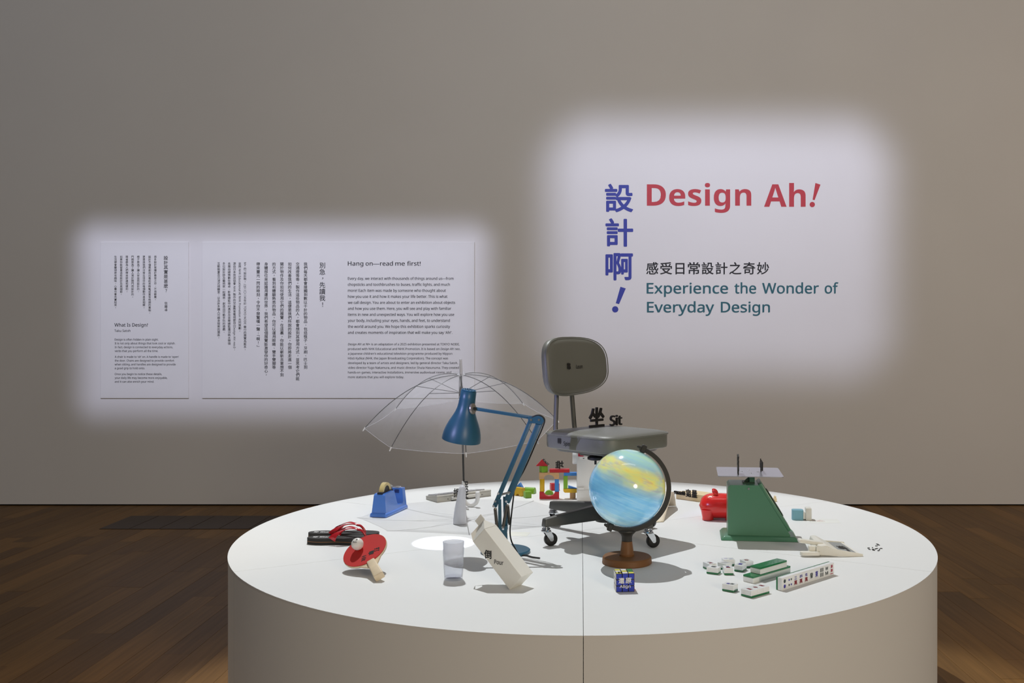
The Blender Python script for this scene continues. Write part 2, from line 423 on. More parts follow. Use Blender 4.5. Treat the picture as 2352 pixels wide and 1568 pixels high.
for s, b, e in (('Design is often hidden in plain sight.', 972, 582), ('It is not only about things that look cool or stylish.', 1007, 738), ('In fact, design is connected to everyday actions,', 1042, 716), ('verbs that you perform all the time.', 1077, 580),
                ('A chair is made to ‘sit’ on. A handle is made to ‘open’', 1131, 772), ('the door. Chairs are designed to provide comfort', 1166, 728), ('when sitting, and handles are designed to provide', 1201, 742), ('a good grip to hold onto.', 1236, 458),
                ('Once you begin to notice these details,', 1290, 615), ('your daily life may become more enjoyable,', 1325, 665), ('and it can also enrich your mind.', 1360, 542)):
    part('english_line', INK, t, M, wline, s, 264.6, 220 + e / 4.02, 540 + b / 4.02, 6.3, OFF, 0.018)

t, M = panel('text_panel', 'wide pale wall panel with black text headed Hang on read me first', 465, 1090, 556, 914)
for k, ch in enumerate('別急，先讀我！'): part('heading_character', INK, t, M, wcol, ch, 741, 602 + 15 * k, 15.0, 14.4, OFF, 0.012)
for k, s in enumerate(('我們每天都會接觸到數以千計的物品，包括筷子、牙刷、巴士到', '交通燈等等。製作這些物品的人，都會想到其使用方式，並思考它們能', '如何改善我們的生活，這便是我們所說的設計。你即將走進一個', '關於物件及你如何使用它們的展覽。在這裏，你能以嶄新且意想不到', '的方式，看到和體驗熟悉的物品。你可以運用眼睛、雙手雙腳等', '身體部位來認識周遭的世界。我們希望這個展覽能激發你的好奇心，', '帶來靈光一閃的時刻，令你不禁驚嘆一聲：「啊！」')):
    part('chinese_line', INK, t, M, wcol, s, 702.5 - k * 18.1, 602.2, 8.76, 8.7, OFF, 0.018)
for k, s in enumerate(('M+ 的「設計啊！」以二〇二五年於 TOKYO NODE 舉行的展覽為藍本，', '並與 NHK Educational 及 NHK Promotion 共同策劃。', '源自日本放送協會 NHK 製作的兒童教育電視節目《Design Ah! neo》，', '本展由總策劃佐藤卓、影像總監中村勇吾及音樂總監蓮沼執太帶領', '多位設計師及藝術家一起構思，創造出可動手玩的遊戲、', '互動裝置及沉浸式視聽室，以及許多讓人可親身探索的展區。')):
    part('chinese_line', INK, t, M, wcol, s, 563.6 - k * 12.08, 602, 6.55, 6.5, OFF, 0.015)
for w_, a_, b_ in (('Hang', 140, 310), ('on—read', 333, 632), ('me', 657, 762), ('first!', 785, 935)):
    part('heading_word', INK, t, M, wline, w_, 770 + a_ / 4.752, 770 + b_ / 4.752, 610, 13.4, OFF, 0.016)
for k, (s, e) in enumerate((('Every day, we interact with thousands of things around us—from', 1293), ('chopsticks and toothbrushes to buses, traffic lights, and much', 1253), ('more! Each item was made by someone who thought about', 1210), ('how you use it and how it makes your life better. This is what', 1226), ('we call design. You are about to enter an exhibition about objects', 1310),
                            ('and how you use them. Here, you will see and play with familiar', 1268), ('items in new and unexpected ways. You will explore how you use', 1300), ('your body, including your eyes, hands, and feet, to understand', 1253), ('the world around you. We hope this exhibition sparks curiosity', 1255), ('and creates moments of inspiration that will make you say ‘Ah!’.', 1280))):
    part('english_line', INK, t, M, wline, s, 799.6, 770 + e / 4.752, 642.6 + k * 13.77, 8.6, OFF, 0.0199)
for k, (s, e) in enumerate((('*Design Ah!* at M+ is an adaptation of a 2025 exhibition presented at TOKYO NODE,', 1358), ('produced with NHK Educational and NHK Promotion. It is based on *Design Ah! neo*,', 1366), ('a Japanese children’s educational television programme produced by Nippon', 1279), ('Hōsō Kyōkai (NHK, the Japan Broadcasting Corporation). The concept was', 1234), ('developed by a team of artists and designers, led by general director Taku Satoh,', 1340),
                            ('video director Yugo Nakamura, and music director Shuta Hasunuma. They created', 1350), ('hands-on games, interactive installations, immersive audiovisual rooms, and', 1268), ('more stations that you will explore today.', 752))):
    part('english_line', INK, t, M, wline, s, 799.8, 770 + e / 4.752, 792.7 + k * 10.76, 6.9, OFF, 0.018)

# vinyl title on the wall
TO = 0.0012
o0 = wpt(1640, 735, 0)
title = thing('wall_title', 'large coloured exhibition title lettering on the bright wall', 'lettering', Tr(o0.x, W, o0.z)); M = Tr(-o0.x, -W, -o0.z)
def zc(x, y): return 1360 + x / 3.92, 390 + y / 3.92
def bbox(mb, txt, x0, x1, y0, y1, bold, off=TO, res=4):
    a, b = zc(x0, y1), zc(x1, y0); p = wpt(*a, off); q = wpt(*b, off)
    letter(mb, txt, p, XR, ZU, w=q.x - p.x, h=q.z - p.z, fit=True, bold=bold, res=res)
def bang(mb, top, bot, dot, r):
    """slanted exclamation mark: tapered bar and round dot"""
    f = lambda p: wpt(*zc(*p), TO)
    mb.add([f(p) for p in top + bot], [(0, 1, 2, 3)])
    c = f(dot); n = 28
    mb.add([c + Vector((r * PXM * cos(2 * pi * k / n), 0, r * PXM * sin(2 * pi * k / n))) for k in range(n)], [tuple(range(n))])
for ch, a, b, c, d in (('設', 115, 370, 125, 382), ('計', 120, 370, 435, 692), ('啊', 120, 368, 748, 995)): part('title_character', BLUE_V, title, M, bbox, ch, a, b, c, d, 0.02)
part('title_character', BLUE_V, title, M, bang, [(255, 1052), (303, 1067)], [(243, 1208), (213, 1200)], (208, 1255), 7.2)
part('title_word', RED_V, title, M, bbox, '^Design^', 493, 1433, 118, 387, 0.0); part('title_word', RED_V, title, M, bbox, '^Ah^', 1548, 1922, 118, 332, 0.0)
part('title_word', RED_V, title, M, bang, [(2010, 118), (2056, 133)], [(2003, 272), (1985, 268)], (1982, 312), 6.1)
x = 487
for ch in '感受日常設計之奇妙':
    w = 82 if ch == '日' else 110
    part('subtitle_character', INK, title, M, bbox, ch, x + (110 - w) / 2, x + (110 + w) / 2, 830 if ch != '日' else 838, 942, 0.018); x += 124.6
for s, a, b, bl in (('Experience', 490, 1225, 1112), ('the', 1280, 1478, 1112), ('Wonder', 1530, 2043, 1112), ('of', 2093, 2218, 1112), ('Everyday', 493, 1100, 1282), ('Design', 1158, 1602, 1282)):
    p, q = zc(a, bl), zc(b, bl); part('subtitle_word', TEAL_V, title, M, wline, s, p[0], q[0], p[1], 33, TO, 0.0199, 4)

# ------------------------------------------------------------------ the round display table
TBL_M = mat('table_laminate', (232, 233, 232), 0.55, var=0.006, nscale=3)
TR = 1.343
table = thing('display_table', 'large round white drum-shaped display table', 'table', Tr(0.008, 3.84, 0))
def sector(r0, r1, g, n=40):
    a0, a1 = radians(-90) , radians(-30)
    def arc(r): e = g / r; return [(r * cos(a0 + e + (a1 - a0 - 2 * e) * k / n), r * sin(a0 + e + (a1 - a0 - 2 * e) * k / n)) for k in range(n + 1)]
    if r0 < 1e-6:
        bx = radians(-60); return [(2 * g * cos(bx), 2 * g * sin(bx))] + arc(r1)
    return arc(r1) + arc(r0)[::-1]
top_me = MB().prism(sector(0, TR, 0.0007), T - 0.004, T).mesh('top_panel', TBL_M)
side_me = MB().prism(sector(TR - 0.016, TR - 0.0015, 0.0009), 0.0, T - 0.0042).mesh('side_panel', TBL_M)
for k in range(6):
    inst('top_panel', top_me, table, Rz(60 * k)); inst('side_panel', side_me, table, Rz(60 * k))

# ================================================================== things on the table
BLACK = mat('black_plastic', (24, 23, 21), 0.45)
LETTER_M = mat('black_letters', (30, 27, 24), 0.6)
CHROME = mat('chrome', (205, 208, 212), 0.16, 1.0, var=0.02)
STEEL = mat('brushed_steel', (150, 146, 140), 0.35, 1.0)
WHITE_P = mat('white_plastic', (226, 226, 224), 0.4)

# ------------------------------------------------------------------ swivel chair
VINYL = mat('chair_vinyl', (112, 112, 104), 0.45, bump=0.06, bscale=260)
CH_MET = mat('chair_metal', (84, 84, 80), 0.42)
CH0 = Vector((0.104, 3.72, T))
chair = thing('swivel_chair', 'grey vinyl swivel office chair on a four-caster base', 'chair', Tr(*CH0))
U45 = Rz(46)
def ring(h, r, z, n=8): return [(x, y, z) for x, y in rrect(h, h, r, n)]
hs = 0.187
seat = MB().rings([ring(hs - .012, .06, .350), ring(hs - .002, .068, .354), ring(hs, .07, .362), ring(hs, .07, .400), ring(hs - .002, .069, .407), ring(hs - .008, .065, .412),
                   ring(hs - .03, .05, .4165), ring(hs - .08, .03, .4205), ring(hs - .15, .01, .422)]).build('seat', VINYL, chair, U45)
MB().tube([(x, y, .4055) for x, y in rrect(hs + .001, hs + .001, .071, 8)], .0042, 8, closed=True).build('piping', VINYL, seat)
MB().rings([ring(.15, .05, .338), ring(.16, .05, .349)]).build('seat_pan', CH_MET, chair, U45)
# SPIN lettering on the left side face of the cushion (local -x side)
lt = MB(); letter(lt, '轉', (-hs - .0012, .085, .372), (0, -1, 0), (0, 0, 1), w=.021, h=.023, fit=True, bold=.03)
lt.build('spin_character', LETTER_M, seat, recalc=False, smooth=0)
lt = MB(); letter(lt, 'Spin', (-hs - .0012, .052, .368), (0, -1, 0), (0, 0, 1), w=.034, size=.022, bold=.015)
lt.build('spin_word', LETTER_M, seat, recalc=False, smooth=0)

def back_rest(k=48):
    hw, hh, zc_, th = .176, .1165, .662, .021
    def out(s, y):
        r = []
        for i in range(k):
            a = 2 * pi * i / k; n = 3.0
            n = 3.6 if cos(a) < 0 else 3.0
            x = hw * math.copysign(abs(cos(a)) ** (2 / n), cos(a)) * s; z = hh * math.copysign(abs(sin(a)) ** (2 / n), sin(a)) * s
            if z < 0: z *= 1 - .17 * max(0, (x / hw + .4) / 1.4) ** 1.5
            else: z *= 1 - .03 * max(0, x / hw)
            r.append((x, y + -0.75 * x * x + .10 * z, zc_ + z))
        return r
    rs = [out(.04, -th - .006), out(.5, -th - .005), out(.8, -th - .002), out(.93, -th + .003), out(.985, -th + .011), out(1, 0), out(1, th - .012), out(.985, th - .004), out(.95, th), out(.5, th + .002), out(.04, th + .003)]
    return MB().rings(rs), [Vector(p) for p in out(1.004, -th + .008)]
mb, pipe = back_rest()
MBK = U45 @ Tr(.004, .196, 0)
bk = mb.build('backrest', VINYL, chair, MBK, smooth=50)
MB().tube(pipe, .0022, 6, closed=True).build('piping', VINYL, bk)
lt = MB(); letter(lt, '靠', (-.062, -.0345, .650), (1, .07, 0), (0, .1, 1), w=.024, h=.027, fit=True, bold=.03)
lt.build('lean_character', LETTER_M, bk, recalc=False, smooth=0)
lt = MB(); letter(lt, 'Lean', (-.006, -.0312, .653), (1, .02, 0), (0, .1, 1), w=.038, size=.021, bold=.015)
lt.build('lean_word', LETTER_M, bk, recalc=False, smooth=0)
for sx in (-1, 1):
    MB().tube([(sx * .05, .02, .338), (sx * .052, .15, .336), (sx * .055, .205, .344), (sx * .056, .226, .365), (sx * .054, .232, .42), (sx * .044, .236, .545), (sx * .043, .232, .64)], .0098, 10).build('back_post', CH_MET, chair, U45)
MB().box((0, .02, .327), (.14, .13, .02), bevel=.004).build('tilt_bracket', CH_MET, chair, U45)
MB().lathe([(.024, .09), (.024, .16), (.017, .165), (.017, .325)], 24).build('column', CH_MET, chair)
kn = MB().lathe([(.02, -.004), (.031, 0), (.031, .008), (.022, .013), (.008, .015)], 24).build('tension_knob', BLACK, chair, Tr(-.046, -.07, .312))
MB().cyl((0, 0, -.02), (0, 0, 0), .0045, 10).build('knob_screw', BLACK, kn)
MB().lathe([(.045, .062), (.05, .07), (.05, .12), (.036, .136), (.026, .137)], 28).build('hub', CH_MET, chair)
CAST = [(-.232, -.168, 20), (.148, -.195, 15), (-.216, .200, 60), (.166, .178, -30)]
wheel_me = MB().lathe([(.004, -.011), (.018, -.011), (.0215, -.009), (.025, -.006), (.025, .006), (.0215, .009), (.018, .011), (.004, .011)], 28, Rx(90)).mesh('wheel', BLACK)
fk = MB().lathe([(.008, .052), (.008, .080)], 16).lathe([(.017, .0545), (.019, .058), (.017, .0615)], 20).lathe([(.014, .063), (.0165, .066), (.014, .069)], 20)
for sy in (-1, 1):
    fk.prism([(-.010, .056), (.016, .056), (.024, .040), (.025, .024), (.020, .0195), (.013, .021), (-.004, .046)], -.0012, .0012, Tr(0, sy * .0145, 0) @ XZ)
    fk.cyl((.018, sy * .0165, .0255), (.018, sy * .0135, .0255), .0045, 12)
fk.box((.004, 0, .0555), (.026, .028, .003))
fork_me = fk.mesh('caster', CHROME)
for x, y, a in CAST:
    d = Vector((x, y, 0)); r = d.length; M = Rz(math.degrees(math.atan2(y, x)))
    MB().hexa([(.02, -.021, .072), (r + .014, -.015, .072), (r + .014, .015, .072), (.02, .021, .072),
               (.02, -.019, .134), (r + .010, -.013, .104), (r + .010, .013, .104), (.02, .019, .134)], bevel=.006, seg=3).build('leg', CH_MET, chair, M)
    f = inst('caster', fork_me, chair, Tr(x, y, 0) @ Rz(a)); inst('wheel', wheel_me, f, Tr(.018, 0, .0255))
# black letters standing on the seat
a = U45 @ Vector((1, 0, 0)); z = T + .421
p = at(1353, 981, 3.765); p.z = z
sit = MB(); letter(sit, '坐', (0, 0, 0), (1, 0, 0), (0, 0, 1), w=.088, h=.079, fit=True, bold=.02, depth=.006)
tag(sit.build('standing_character', LETTER_M, None, Tr(p.x, p.y, z - .0002) @ Rz(46), smooth=0), 'black upright character standing on the grey chair seat', 'letters')
p = at(1401, 978, 3.835); p.z = z
sit = MB(); letter(sit, 'Sit', (0, 0, 0), (1, 0, 0), (0, 0, 1), w=.072, h=.043, fit=True, bold=.022, depth=.006)
tag(sit.build('standing_word', LETTER_M, None, Tr(p.x, p.y, z - .0002) @ Rz(46), smooth=0), 'black word Sit standing on the grey chair seat', 'letters')

# ------------------------------------------------------------------ globe
def globe_mat():
    m = bpy.data.materials.new('globe_map'); m.use_nodes = True; nt = m.node_tree; N = nt.nodes; L = nt.links; b = N['Principled BSDF']
    tc = N.new('ShaderNodeTexCoord')
    def noise(scale, vscale, loc, detail=3, rough=0.5):
        mp = N.new('ShaderNodeMapping'); mp.inputs['Scale'].default_value = vscale; mp.inputs['Location'].default_value = loc
        L.new(tc.outputs['Object'], mp.inputs[0])
        n = N.new('ShaderNodeTexNoise'); n.inputs['Scale'].default_value = scale; n.inputs['Detail'].default_value = detail; n.inputs['Roughness'].default_value = rough
        L.new(mp.outputs[0], n.inputs['Vector']); return n.outputs['Fac']
    def ramp(fac, stops):
        r = N.new('ShaderNodeValToRGB')
        for i, (p, c) in enumerate(stops):
            e = r.color_ramp.elements[i] if i < 2 else r.color_ramp.elements.new(p)
            e.position = p; e.color = (*lin(c), 1)
        L.new(fac, r.inputs[0]); return r.outputs[0]
    def mix(f, a, c, kind='MIX'):
        x = N.new('ShaderNodeMix'); x.data_type = 'RGBA'; x.blend_type = kind
        if isinstance(f, float): x.inputs[0].default_value = f
        else: L.new(f, x.inputs[0])
        L.new(a, x.inputs[6]); L.new(c, x.inputs[7]); return x.outputs[2]
    def mr(v, a, c):
        x = N.new('ShaderNodeMapRange'); x.inputs[1].default_value = a; x.inputs[2].default_value = c; x.interpolation_type = 'SMOOTHSTEP'
        L.new(v, x.inputs[0]); return x.outputs[0]
    sp = N.new('ShaderNodeSeparateXYZ'); L.new(tc.outputs['Object'], sp.inputs[0])
    def math_(op, a, c):
        x = N.new('ShaderNodeMath'); x.operation = op
        for i, q in enumerate((a, c)):
            if isinstance(q, float): x.inputs[i].default_value = q
            else: L.new(q, x.inputs[i])
        return x.outputs[0]
    streak = noise(7.0, (1, 1, 14), (0, 0, 0), 4, .6)
    big = noise(7.0, (1.0, 1.0, 2.0), (.35, .1, .62), 3)
    fine = noise(9.0, (1.6, 1.6, 9.0), (.2, 0, .3), 3)
    sea = ramp(math_('ADD', math_('MULTIPLY', streak, 0.5), math_('MULTIPLY', big, .5)), [(.3, (84, 162, 222)), (.7, (176, 216, 238)), (.5, (122, 192, 234))])
    land = ramp(fine, [(.25, (226, 170, 66)), (.75, (206, 222, 150)), (.45, (238, 224, 112)), (.6, (226, 228, 132))])
    # land: broad soft belt in the northern half plus patches
    zz = math_('DIVIDE', sp.outputs[2], .1327)
    belt = math_('MULTIPLY', mr(zz, -.05, .35), mr(zz, .95, .55))
    patch = mr(math_('ADD', math_('MULTIPLY', big, .75), math_('MULTIPLY', fine, .25)), .44, .58)
    f = math_('MINIMUM', math_('ADD', math_('MULTIPLY', belt, .95), math_('MULTIPLY', mr(zz, -.2, -.9), 0.25)), 1.0)
    f = math_('MULTIPLY', f, math_('ADD', math_('MULTIPLY', patch, .55), .45))
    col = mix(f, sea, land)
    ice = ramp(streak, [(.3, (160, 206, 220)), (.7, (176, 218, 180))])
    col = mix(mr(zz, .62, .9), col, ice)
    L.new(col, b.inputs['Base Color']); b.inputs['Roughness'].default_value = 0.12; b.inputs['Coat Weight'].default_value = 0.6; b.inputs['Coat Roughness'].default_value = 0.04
    L.new(col, b.inputs['Emission Color']); b.inputs['Emission Strength'].default_value = 0.30   # glow of the map colour, added to brighten the ball
    return m
GL_DARK = mat('globe_bracket', (48, 46, 42), 0.5)
GL_BROWN = mat('globe_base', (124, 82, 42), 0.55, var=0.03)
g0 = tp(1440, 1292)
globe = thing('desk_globe', 'blue and yellow globe in a dark curved bracket on a brown foot', 'globe', Tr(*g0))
zc0, gr = .2593, .1327
MB().lathe([(.083, 0), (.086, .003), (.0845, .020), (.081, .024), (.03, .0255), (.0, .0255)], 64).build('foot', GL_BROWN, globe)
MB().lathe([(.0255, .0245), (.026, .031), (.0235, .034), (.0215, .05), (.0185, .075)], 32).build('column', GL_BROWN, globe)
MB().lathe([(.0182, .0745), (.0182, .09), (.021, .098), (.031, .108), (.03, .112)], 32).build('stem', GL_DARK, globe, Matrix.Diagonal((1, .72, 1, 1)))
arc = []
for k in range(61):
    a = radians(72 - (72 + 119) * k / 60); arc.append(a)
def arcsec(r0, r1, hw): return [[(r * cos(a), y, zc0 + r * sin(a)) for r, y in ((r0, -hw), (r1, -hw), (r1, hw), (r0, hw))] for a in arc]
arm = MB().rings(arcsec(.1375, .1525, .0095)).build('meridian_arm', GL_DARK, globe)
for ang in (67, -113):
    ca = radians(ang); M = Tr(0, 0, zc0) @ Ry(-ang)
    MB().box((.147, 0, 0), (.027, .023, .017), bevel=.002).box((.147, 0, .015 if ang > 0 else -.014), (.008, .016, .018), bevel=.002).build('clamp', GL_DARK, arm, M)
    MB().cyl((.125, 0, 0), (.14, 0, 0), .005, 12).build('axis_pin', GL_DARK, arm, M)
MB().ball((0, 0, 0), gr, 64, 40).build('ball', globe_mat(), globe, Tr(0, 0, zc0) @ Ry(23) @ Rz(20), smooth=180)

# ------------------------------------------------------------------ desk lamp
LB = mat('lamp_blue', (38, 88, 112), 0.38, var=0.02)
l0 = tp(1161, 1268); ls = F / l0.y
lampo = thing('desk_lamp', 'blue articulated desk lamp with springs and a bell-shaped shade', 'lamp', Tr(*l0))
def lp(px, py, y=0.0):     # local point in the lamp's own plane
    return Vector(((px - 1161) / ls, y, .79 - (py - CY) / ls))
MB().lathe([(.088, 0), (.09, .002), (.09, .009), (.086, .012), (.02, .013), (.0, .013)], 56).build('base', LB, lampo)
def plate(name, pts, y0, y1, m=LB, parent=None, bevel=.0015):
    return MB().prism([(lp(*p).x, lp(*p).z) for p in pts], -y1, -y0, XZ, bevel=bevel).build(name, m, parent or lampo)
MB().cyl((0, 0, .01), (-.002, 0, .07), .009, 14).build('post', LB, lampo)
plate('bracket', [(1146, 1206), (1166, 1206), (1165, 1222), (1161, 1236), (1157, 1232), (1146, 1218)], -.010, .010)
plate('bracket_plate', [(1145, 1143), (1152, 1145), (1153, 1216), (1145, 1216)], -.016, -.011)
plate('bracket_plate', [(1155, 1141), (1163, 1142), (1166, 1216), (1157, 1216)], .008, .013)
def bar(name, a, b, w, t, y, parent=None):
    A, B = lp(*a), lp(*b); d = (B - A); L_ = d.length; ang = math.degrees(math.atan2(d.z, d.x))
    return MB().box((L_ / 2, 0, 0), (L_, t, w), bevel=w * .18, seg=2).build(name, LB, parent or lampo, Tr(A.x, y, A.z) @ Ry(-ang))
bar('lower_arm', (1136, 1163), (1221, 960), .0165, .010, -.004); bar('lower_arm', (1163, 1154), (1242, 964), .0245, .014, .004)
plate('elbow', [(1213, 956), (1236, 954), (1246, 958), (1250, 966), (1244, 974), (1232, 972), (1214, 970)], -.014, -.010)
plate('elbow', [(1213, 956), (1236, 954), (1246, 958), (1250, 966), (1244, 974), (1232, 972), (1214, 970)], .010, .014)
bar('upper_arm', (1090, 938), (1228, 960), .0125, .011, 0)
MB().cyl(lp(1152, 1135, -.004), lp(1173, 1129, -.004), .004, 10).build('cross_bar', STEEL, lampo)
def spring(a, b, y, r=.0056, turns=26):
    A, B = lp(*a, y), lp(*b, y); d = B - A; q = d.to_track_quat('Z', 'Y').to_matrix(); pts = []
    for k in range(turns * 8 + 1):
        th = 2 * pi * k / 8; pts.append(A + q @ Vector((r * cos(th), r * sin(th), d.length * (.04 + .9 * k / (turns * 8)))))
    MB().tube(pts, .00105, 4).cyl(A, A + d * .05, .003, 8).cyl(A + d * .93, B, .004, 8).cyl(A + d * .02, A + d * .95, r * .72, 8).build('spring', STEEL, lampo)
spring((1138, 1163), (1143, 1213), -.02); spring((1166, 1156), (1156, 1210), -.02); spring((1165, 1160), (1169, 1207), .018)
for px, py, y in ((1145, 1132, -.011), (1138, 1150, -.011), (1134, 1161, -.011), (1168, 1133, -.006), (1163, 1151, -.006), (1220, 963, -.0165), (1238, 963, -.0165), (1144, 1210, -.022), (1156, 1208, -.022), (1156, 1213, -.012)):
    MB().cyl(lp(px, py, y), lp(px, py, y + .004), .0042, 12).build('bolt', CHROME, lampo)
# shade, turned about its own axis
A, B = lp(1076, 897, .01), lp(1057, 1012, .028); ax = (B - A).normalized()
q = ax.to_track_quat('Z', 'Y').to_matrix().to_4x4(); q.translation = A
prof = [(.0, -.001), (.024, -.001), (.0285, .002), (.0292, .03), (.0305, .05), (.0325, .066), (.038, .084), (.0455, .101), (.055, .120), (.063, .140), (.068, .158), (.0705, .174), (.071, .186)]
inner = [(r - .0018, z) for r, z in prof[::-1] if z > .03] + [(.02, .03), (.0, .03)]
shade = MB().lathe(prof + inner, 48).build('shade', LB, lampo, q, smooth=60)
MB().lathe([(.0265, -.0032), (.0265, -.001)], 32).build('vent_cap', mat('lamp_vent', (44, 104, 140), .35), shade)
vh = MB()
for k in range(26):
    rr, th = (.006, k * pi / 3) if k < 6 else ((.0135, k * 2 * pi / 9) if k < 15 else (.0215, k * 2 * pi / 11)); vh.lathe([(.0016, -.0045), (.0016, -.003)], 6, Tr(rr * cos(th), rr * sin(th), 0))
vh.build('vent_holes', mat('lamp_vent_dark', (18, 48, 70), .6), shade)
jp = lp(1086, 938, -.006); jn = Vector((.93, -.36, .08)).normalized(); jq = jn.to_track_quat('Z', 'Y').to_matrix().to_4x4(); jq.translation = jp
MB().lathe([(.0195, -.004), (.0205, .001), (.019, .0045), (.0, .005)], 32, Matrix.Diagonal((1, 1.0, 1, 1))).build('joint_disc', mat('joint_metal', (168, 160, 150), .35, .7), lampo, jq)
MB().cyl(lp(1086, 938, -.008), lp(1093, 939, -.002), .006, 12).build('joint_fork', BLACK, lampo)
bulb = MB().ball((0, 0, .11), (.022, .022, .026), 20, 12).build('bulb', mat('bulb_glow', (255, 255, 255), .4, **{'Emission Color': (.86, .9, 1, 1), 'Emission Strength': 3.0}), shade)
li = lamp('lamp_light', 'SPOT', (0, 0, 0), (0, 0, -1), 34, (.84, .86, 1.0), spot_size=radians(26.5), spot_blend=.12, shadow_soft_size=.012)
li.parent = lampo; li.matrix_local = Tr(*(A + ax * .14)) @ (-(Vector((-.19, .28, -1)).normalized())).to_track_quat('Z', 'Y').to_matrix().to_4x4()
sp_ = lamp('lamp_spill', 'SPOT', (0, 0, 0), (0, 0, -1), 40, (.80, .84, 1.0), spot_size=radians(105), spot_blend=.7, shadow_soft_size=.015)
sp_.parent = lampo; sp_.matrix_local = li.matrix_local.copy()
# cord
cp = [lp(1222, 957, -.012), lp(1236, 952, -.014), lp(1248, 957, -.014), lp(1251, 966, -.012), lp(1246, 982, -.008), lp(1232, 1015, .014), lp(1206, 1075, .016), lp(1183, 1118, .016), lp(1178, 1150, .014), lp(1173, 1195, .012), lp(1171, 1222, .01), lp(1174, 1240, .0), lp(1183, 1252, -.03), lp(1196, 1266, -.06)]
cw = [Vector(l0) + v for v in cp] + [tp(1208, 1277) + Vector((0, 0, .0035)), tp(1222, 1281) + Vector((0, 0, .0035)), tp(1240, 1283.5) + Vector((0, 0, .0035))]
cw = [v - Vector(l0) for v in cw]
def smooth_path(P, n=5):
    out = []
    for i in range(len(P) - 1):
        p0, p1, p2, p3 = P[max(i - 1, 0)], P[i], P[i + 1], P[min(i + 2, len(P) - 1)]
        for k in range(n):
            t = k / n; out.append(.5 * ((2 * p1) + (p2 - p0) * t + (2 * p0 - 5 * p1 + 4 * p2 - p3) * t * t + (3 * p1 - p0 - 3 * p2 + p3) * t ** 3))
    return out + [P[-1]]
MB().tube(smooth_path(cw), .0027, 8).build('cord', BLACK, lampo)

# ------------------------------------------------------------------ clear umbrella
def film_mat():
    m = bpy.data.materials.new('clear_film'); m.use_nodes = True; nt = m.node_tree; N = nt.nodes; L = nt.links
    for n in list(N):
        if n.type == 'BSDF_PRINCIPLED': N.remove(n)
    out = [n for n in N if n.type == 'OUTPUT_MATERIAL'][0]
    tr = N.new('ShaderNodeBsdfTransparent'); tr.inputs[0].default_value = (.965, .965, .975, 1)
    gl = N.new('ShaderNodeBsdfGlossy'); gl.inputs['Roughness'].default_value = .08
    df = N.new('ShaderNodeBsdfDiffuse'); df.inputs[0].default_value = (.9, .9, .95, 1); ts = N.new('ShaderNodeBsdfTranslucent'); ts.inputs[0].default_value = (.9, .9, .95, 1); mh = N.new('ShaderNodeMixShader'); mh.inputs[0].default_value = .55; L.new(df.outputs[0], mh.inputs[1]); L.new(ts.outputs[0], mh.inputs[2])
    lw = N.new('ShaderNodeLayerWeight'); lw.inputs[0].default_value = .04
    nz = N.new('ShaderNodeTexNoise'); nz.inputs['Scale'].default_value = 9
    mr = N.new('ShaderNodeMapRange'); mr.inputs[3].default_value = .10; mr.inputs[4].default_value = .20; L.new(nz.outputs['Fac'], mr.inputs[0])
    m1 = N.new('ShaderNodeMixShader'); L.new(mr.outputs[0], m1.inputs[0]); L.new(tr.outputs[0], m1.inputs[1]); L.new(mh.outputs[0], m1.inputs[2])
    m2 = N.new('ShaderNodeMixShader'); mg = N.new('ShaderNodeMath'); mg.operation = 'MINIMUM'; mg.inputs[1].default_value = .22; L.new(lw.outputs['Fresnel'], mg.inputs[0]); L.new(mg.outputs[0], m2.inputs[0]); L.new(m1.outputs[0], m2.inputs[1]); L.new(gl.outputs[0], m2.inputs[2])
    L.new(m2.outputs[0], out.inputs[0]); return m
FILM = film_mat()
HEM = mat('film_hem', (225, 225, 235), .3, Alpha=.35)
RIB = mat('umbrella_metal', (30, 30, 36), .4)
TIPM = mat('umbrella_tip', (238, 238, 242), .25)
u0 = tp(1066.5, 1164)
umb = thing('clear_umbrella', 'open clear plastic umbrella standing on its white hook handle', 'umbrella', Tr(*u0) @ Rx(11))
ZH, ZR, RU = .625, .395, .432
def ribz(t): return ZH - (ZH - ZR) * t ** 2.15
def film(u, v):
    a = radians(-22.5 + 45 * u); c0 = Vector((cos(radians(-22.5)), sin(radians(-22.5)), 0)); c1 = Vector((cos(radians(22.5)), sin(radians(22.5)), 0))
    t = .02 + .98 * v
    d = c0 * (1 - u) + c1 * u
    chord = d * (RU * t)
    rd = Vector((cos(a), sin(a), 0)) * (RU * t)
    p = chord.lerp(rd, .25)
    s = 1 - 4 * (u - .5) ** 2
    p = p * (1 - .03 * s * v)
    return (p.x, p.y, ribz(t) - .006 * s * v)
panel_me = MB().grid(film, 10, 14).mesh('canopy_panel', FILM, smooth=180)
hem_me = MB().tube([Vector(film(k / 10, 1.0)) for k in range(11)], .0011, 5).mesh('hem', HEM)
rib_me = MB().tube([(RU * t, 0, ribz(t) - .003) for t in [.02 + .98 * k / 18 for k in range(19)]], .00165, 6).mesh('rib', RIB)
st_me = MB().tube([(.008, 0, .54), (.46 * RU, 0, ribz(.46) - .004)], .0014, 6).mesh('stretcher', RIB)
tip_me = MB().cyl((RU * .992, 0, ZR + .003), (RU * 1.016, 0, ZR - .012), .0032, 10, .0024).mesh('tip_cap', TIPM)
for k in range(8):
    M = Rz(45 * k - 81)
    pn = inst('canopy_panel', panel_me, umb, M @ Rz(22.5)); inst('hem', hem_me, pn)
    r = inst('rib', rib_me, umb, M); inst('stretcher', st_me, r); inst('tip_cap', tip_me, umb, M)
MB().lathe([(.0075, ZH - .004), (.0068, ZH + .02), (.006, ZH + .066), (.0045, ZH + .069)], 16).build('ferrule', mat('ferrule_plastic', (225, 226, 236), .2, Alpha=.75), umb)
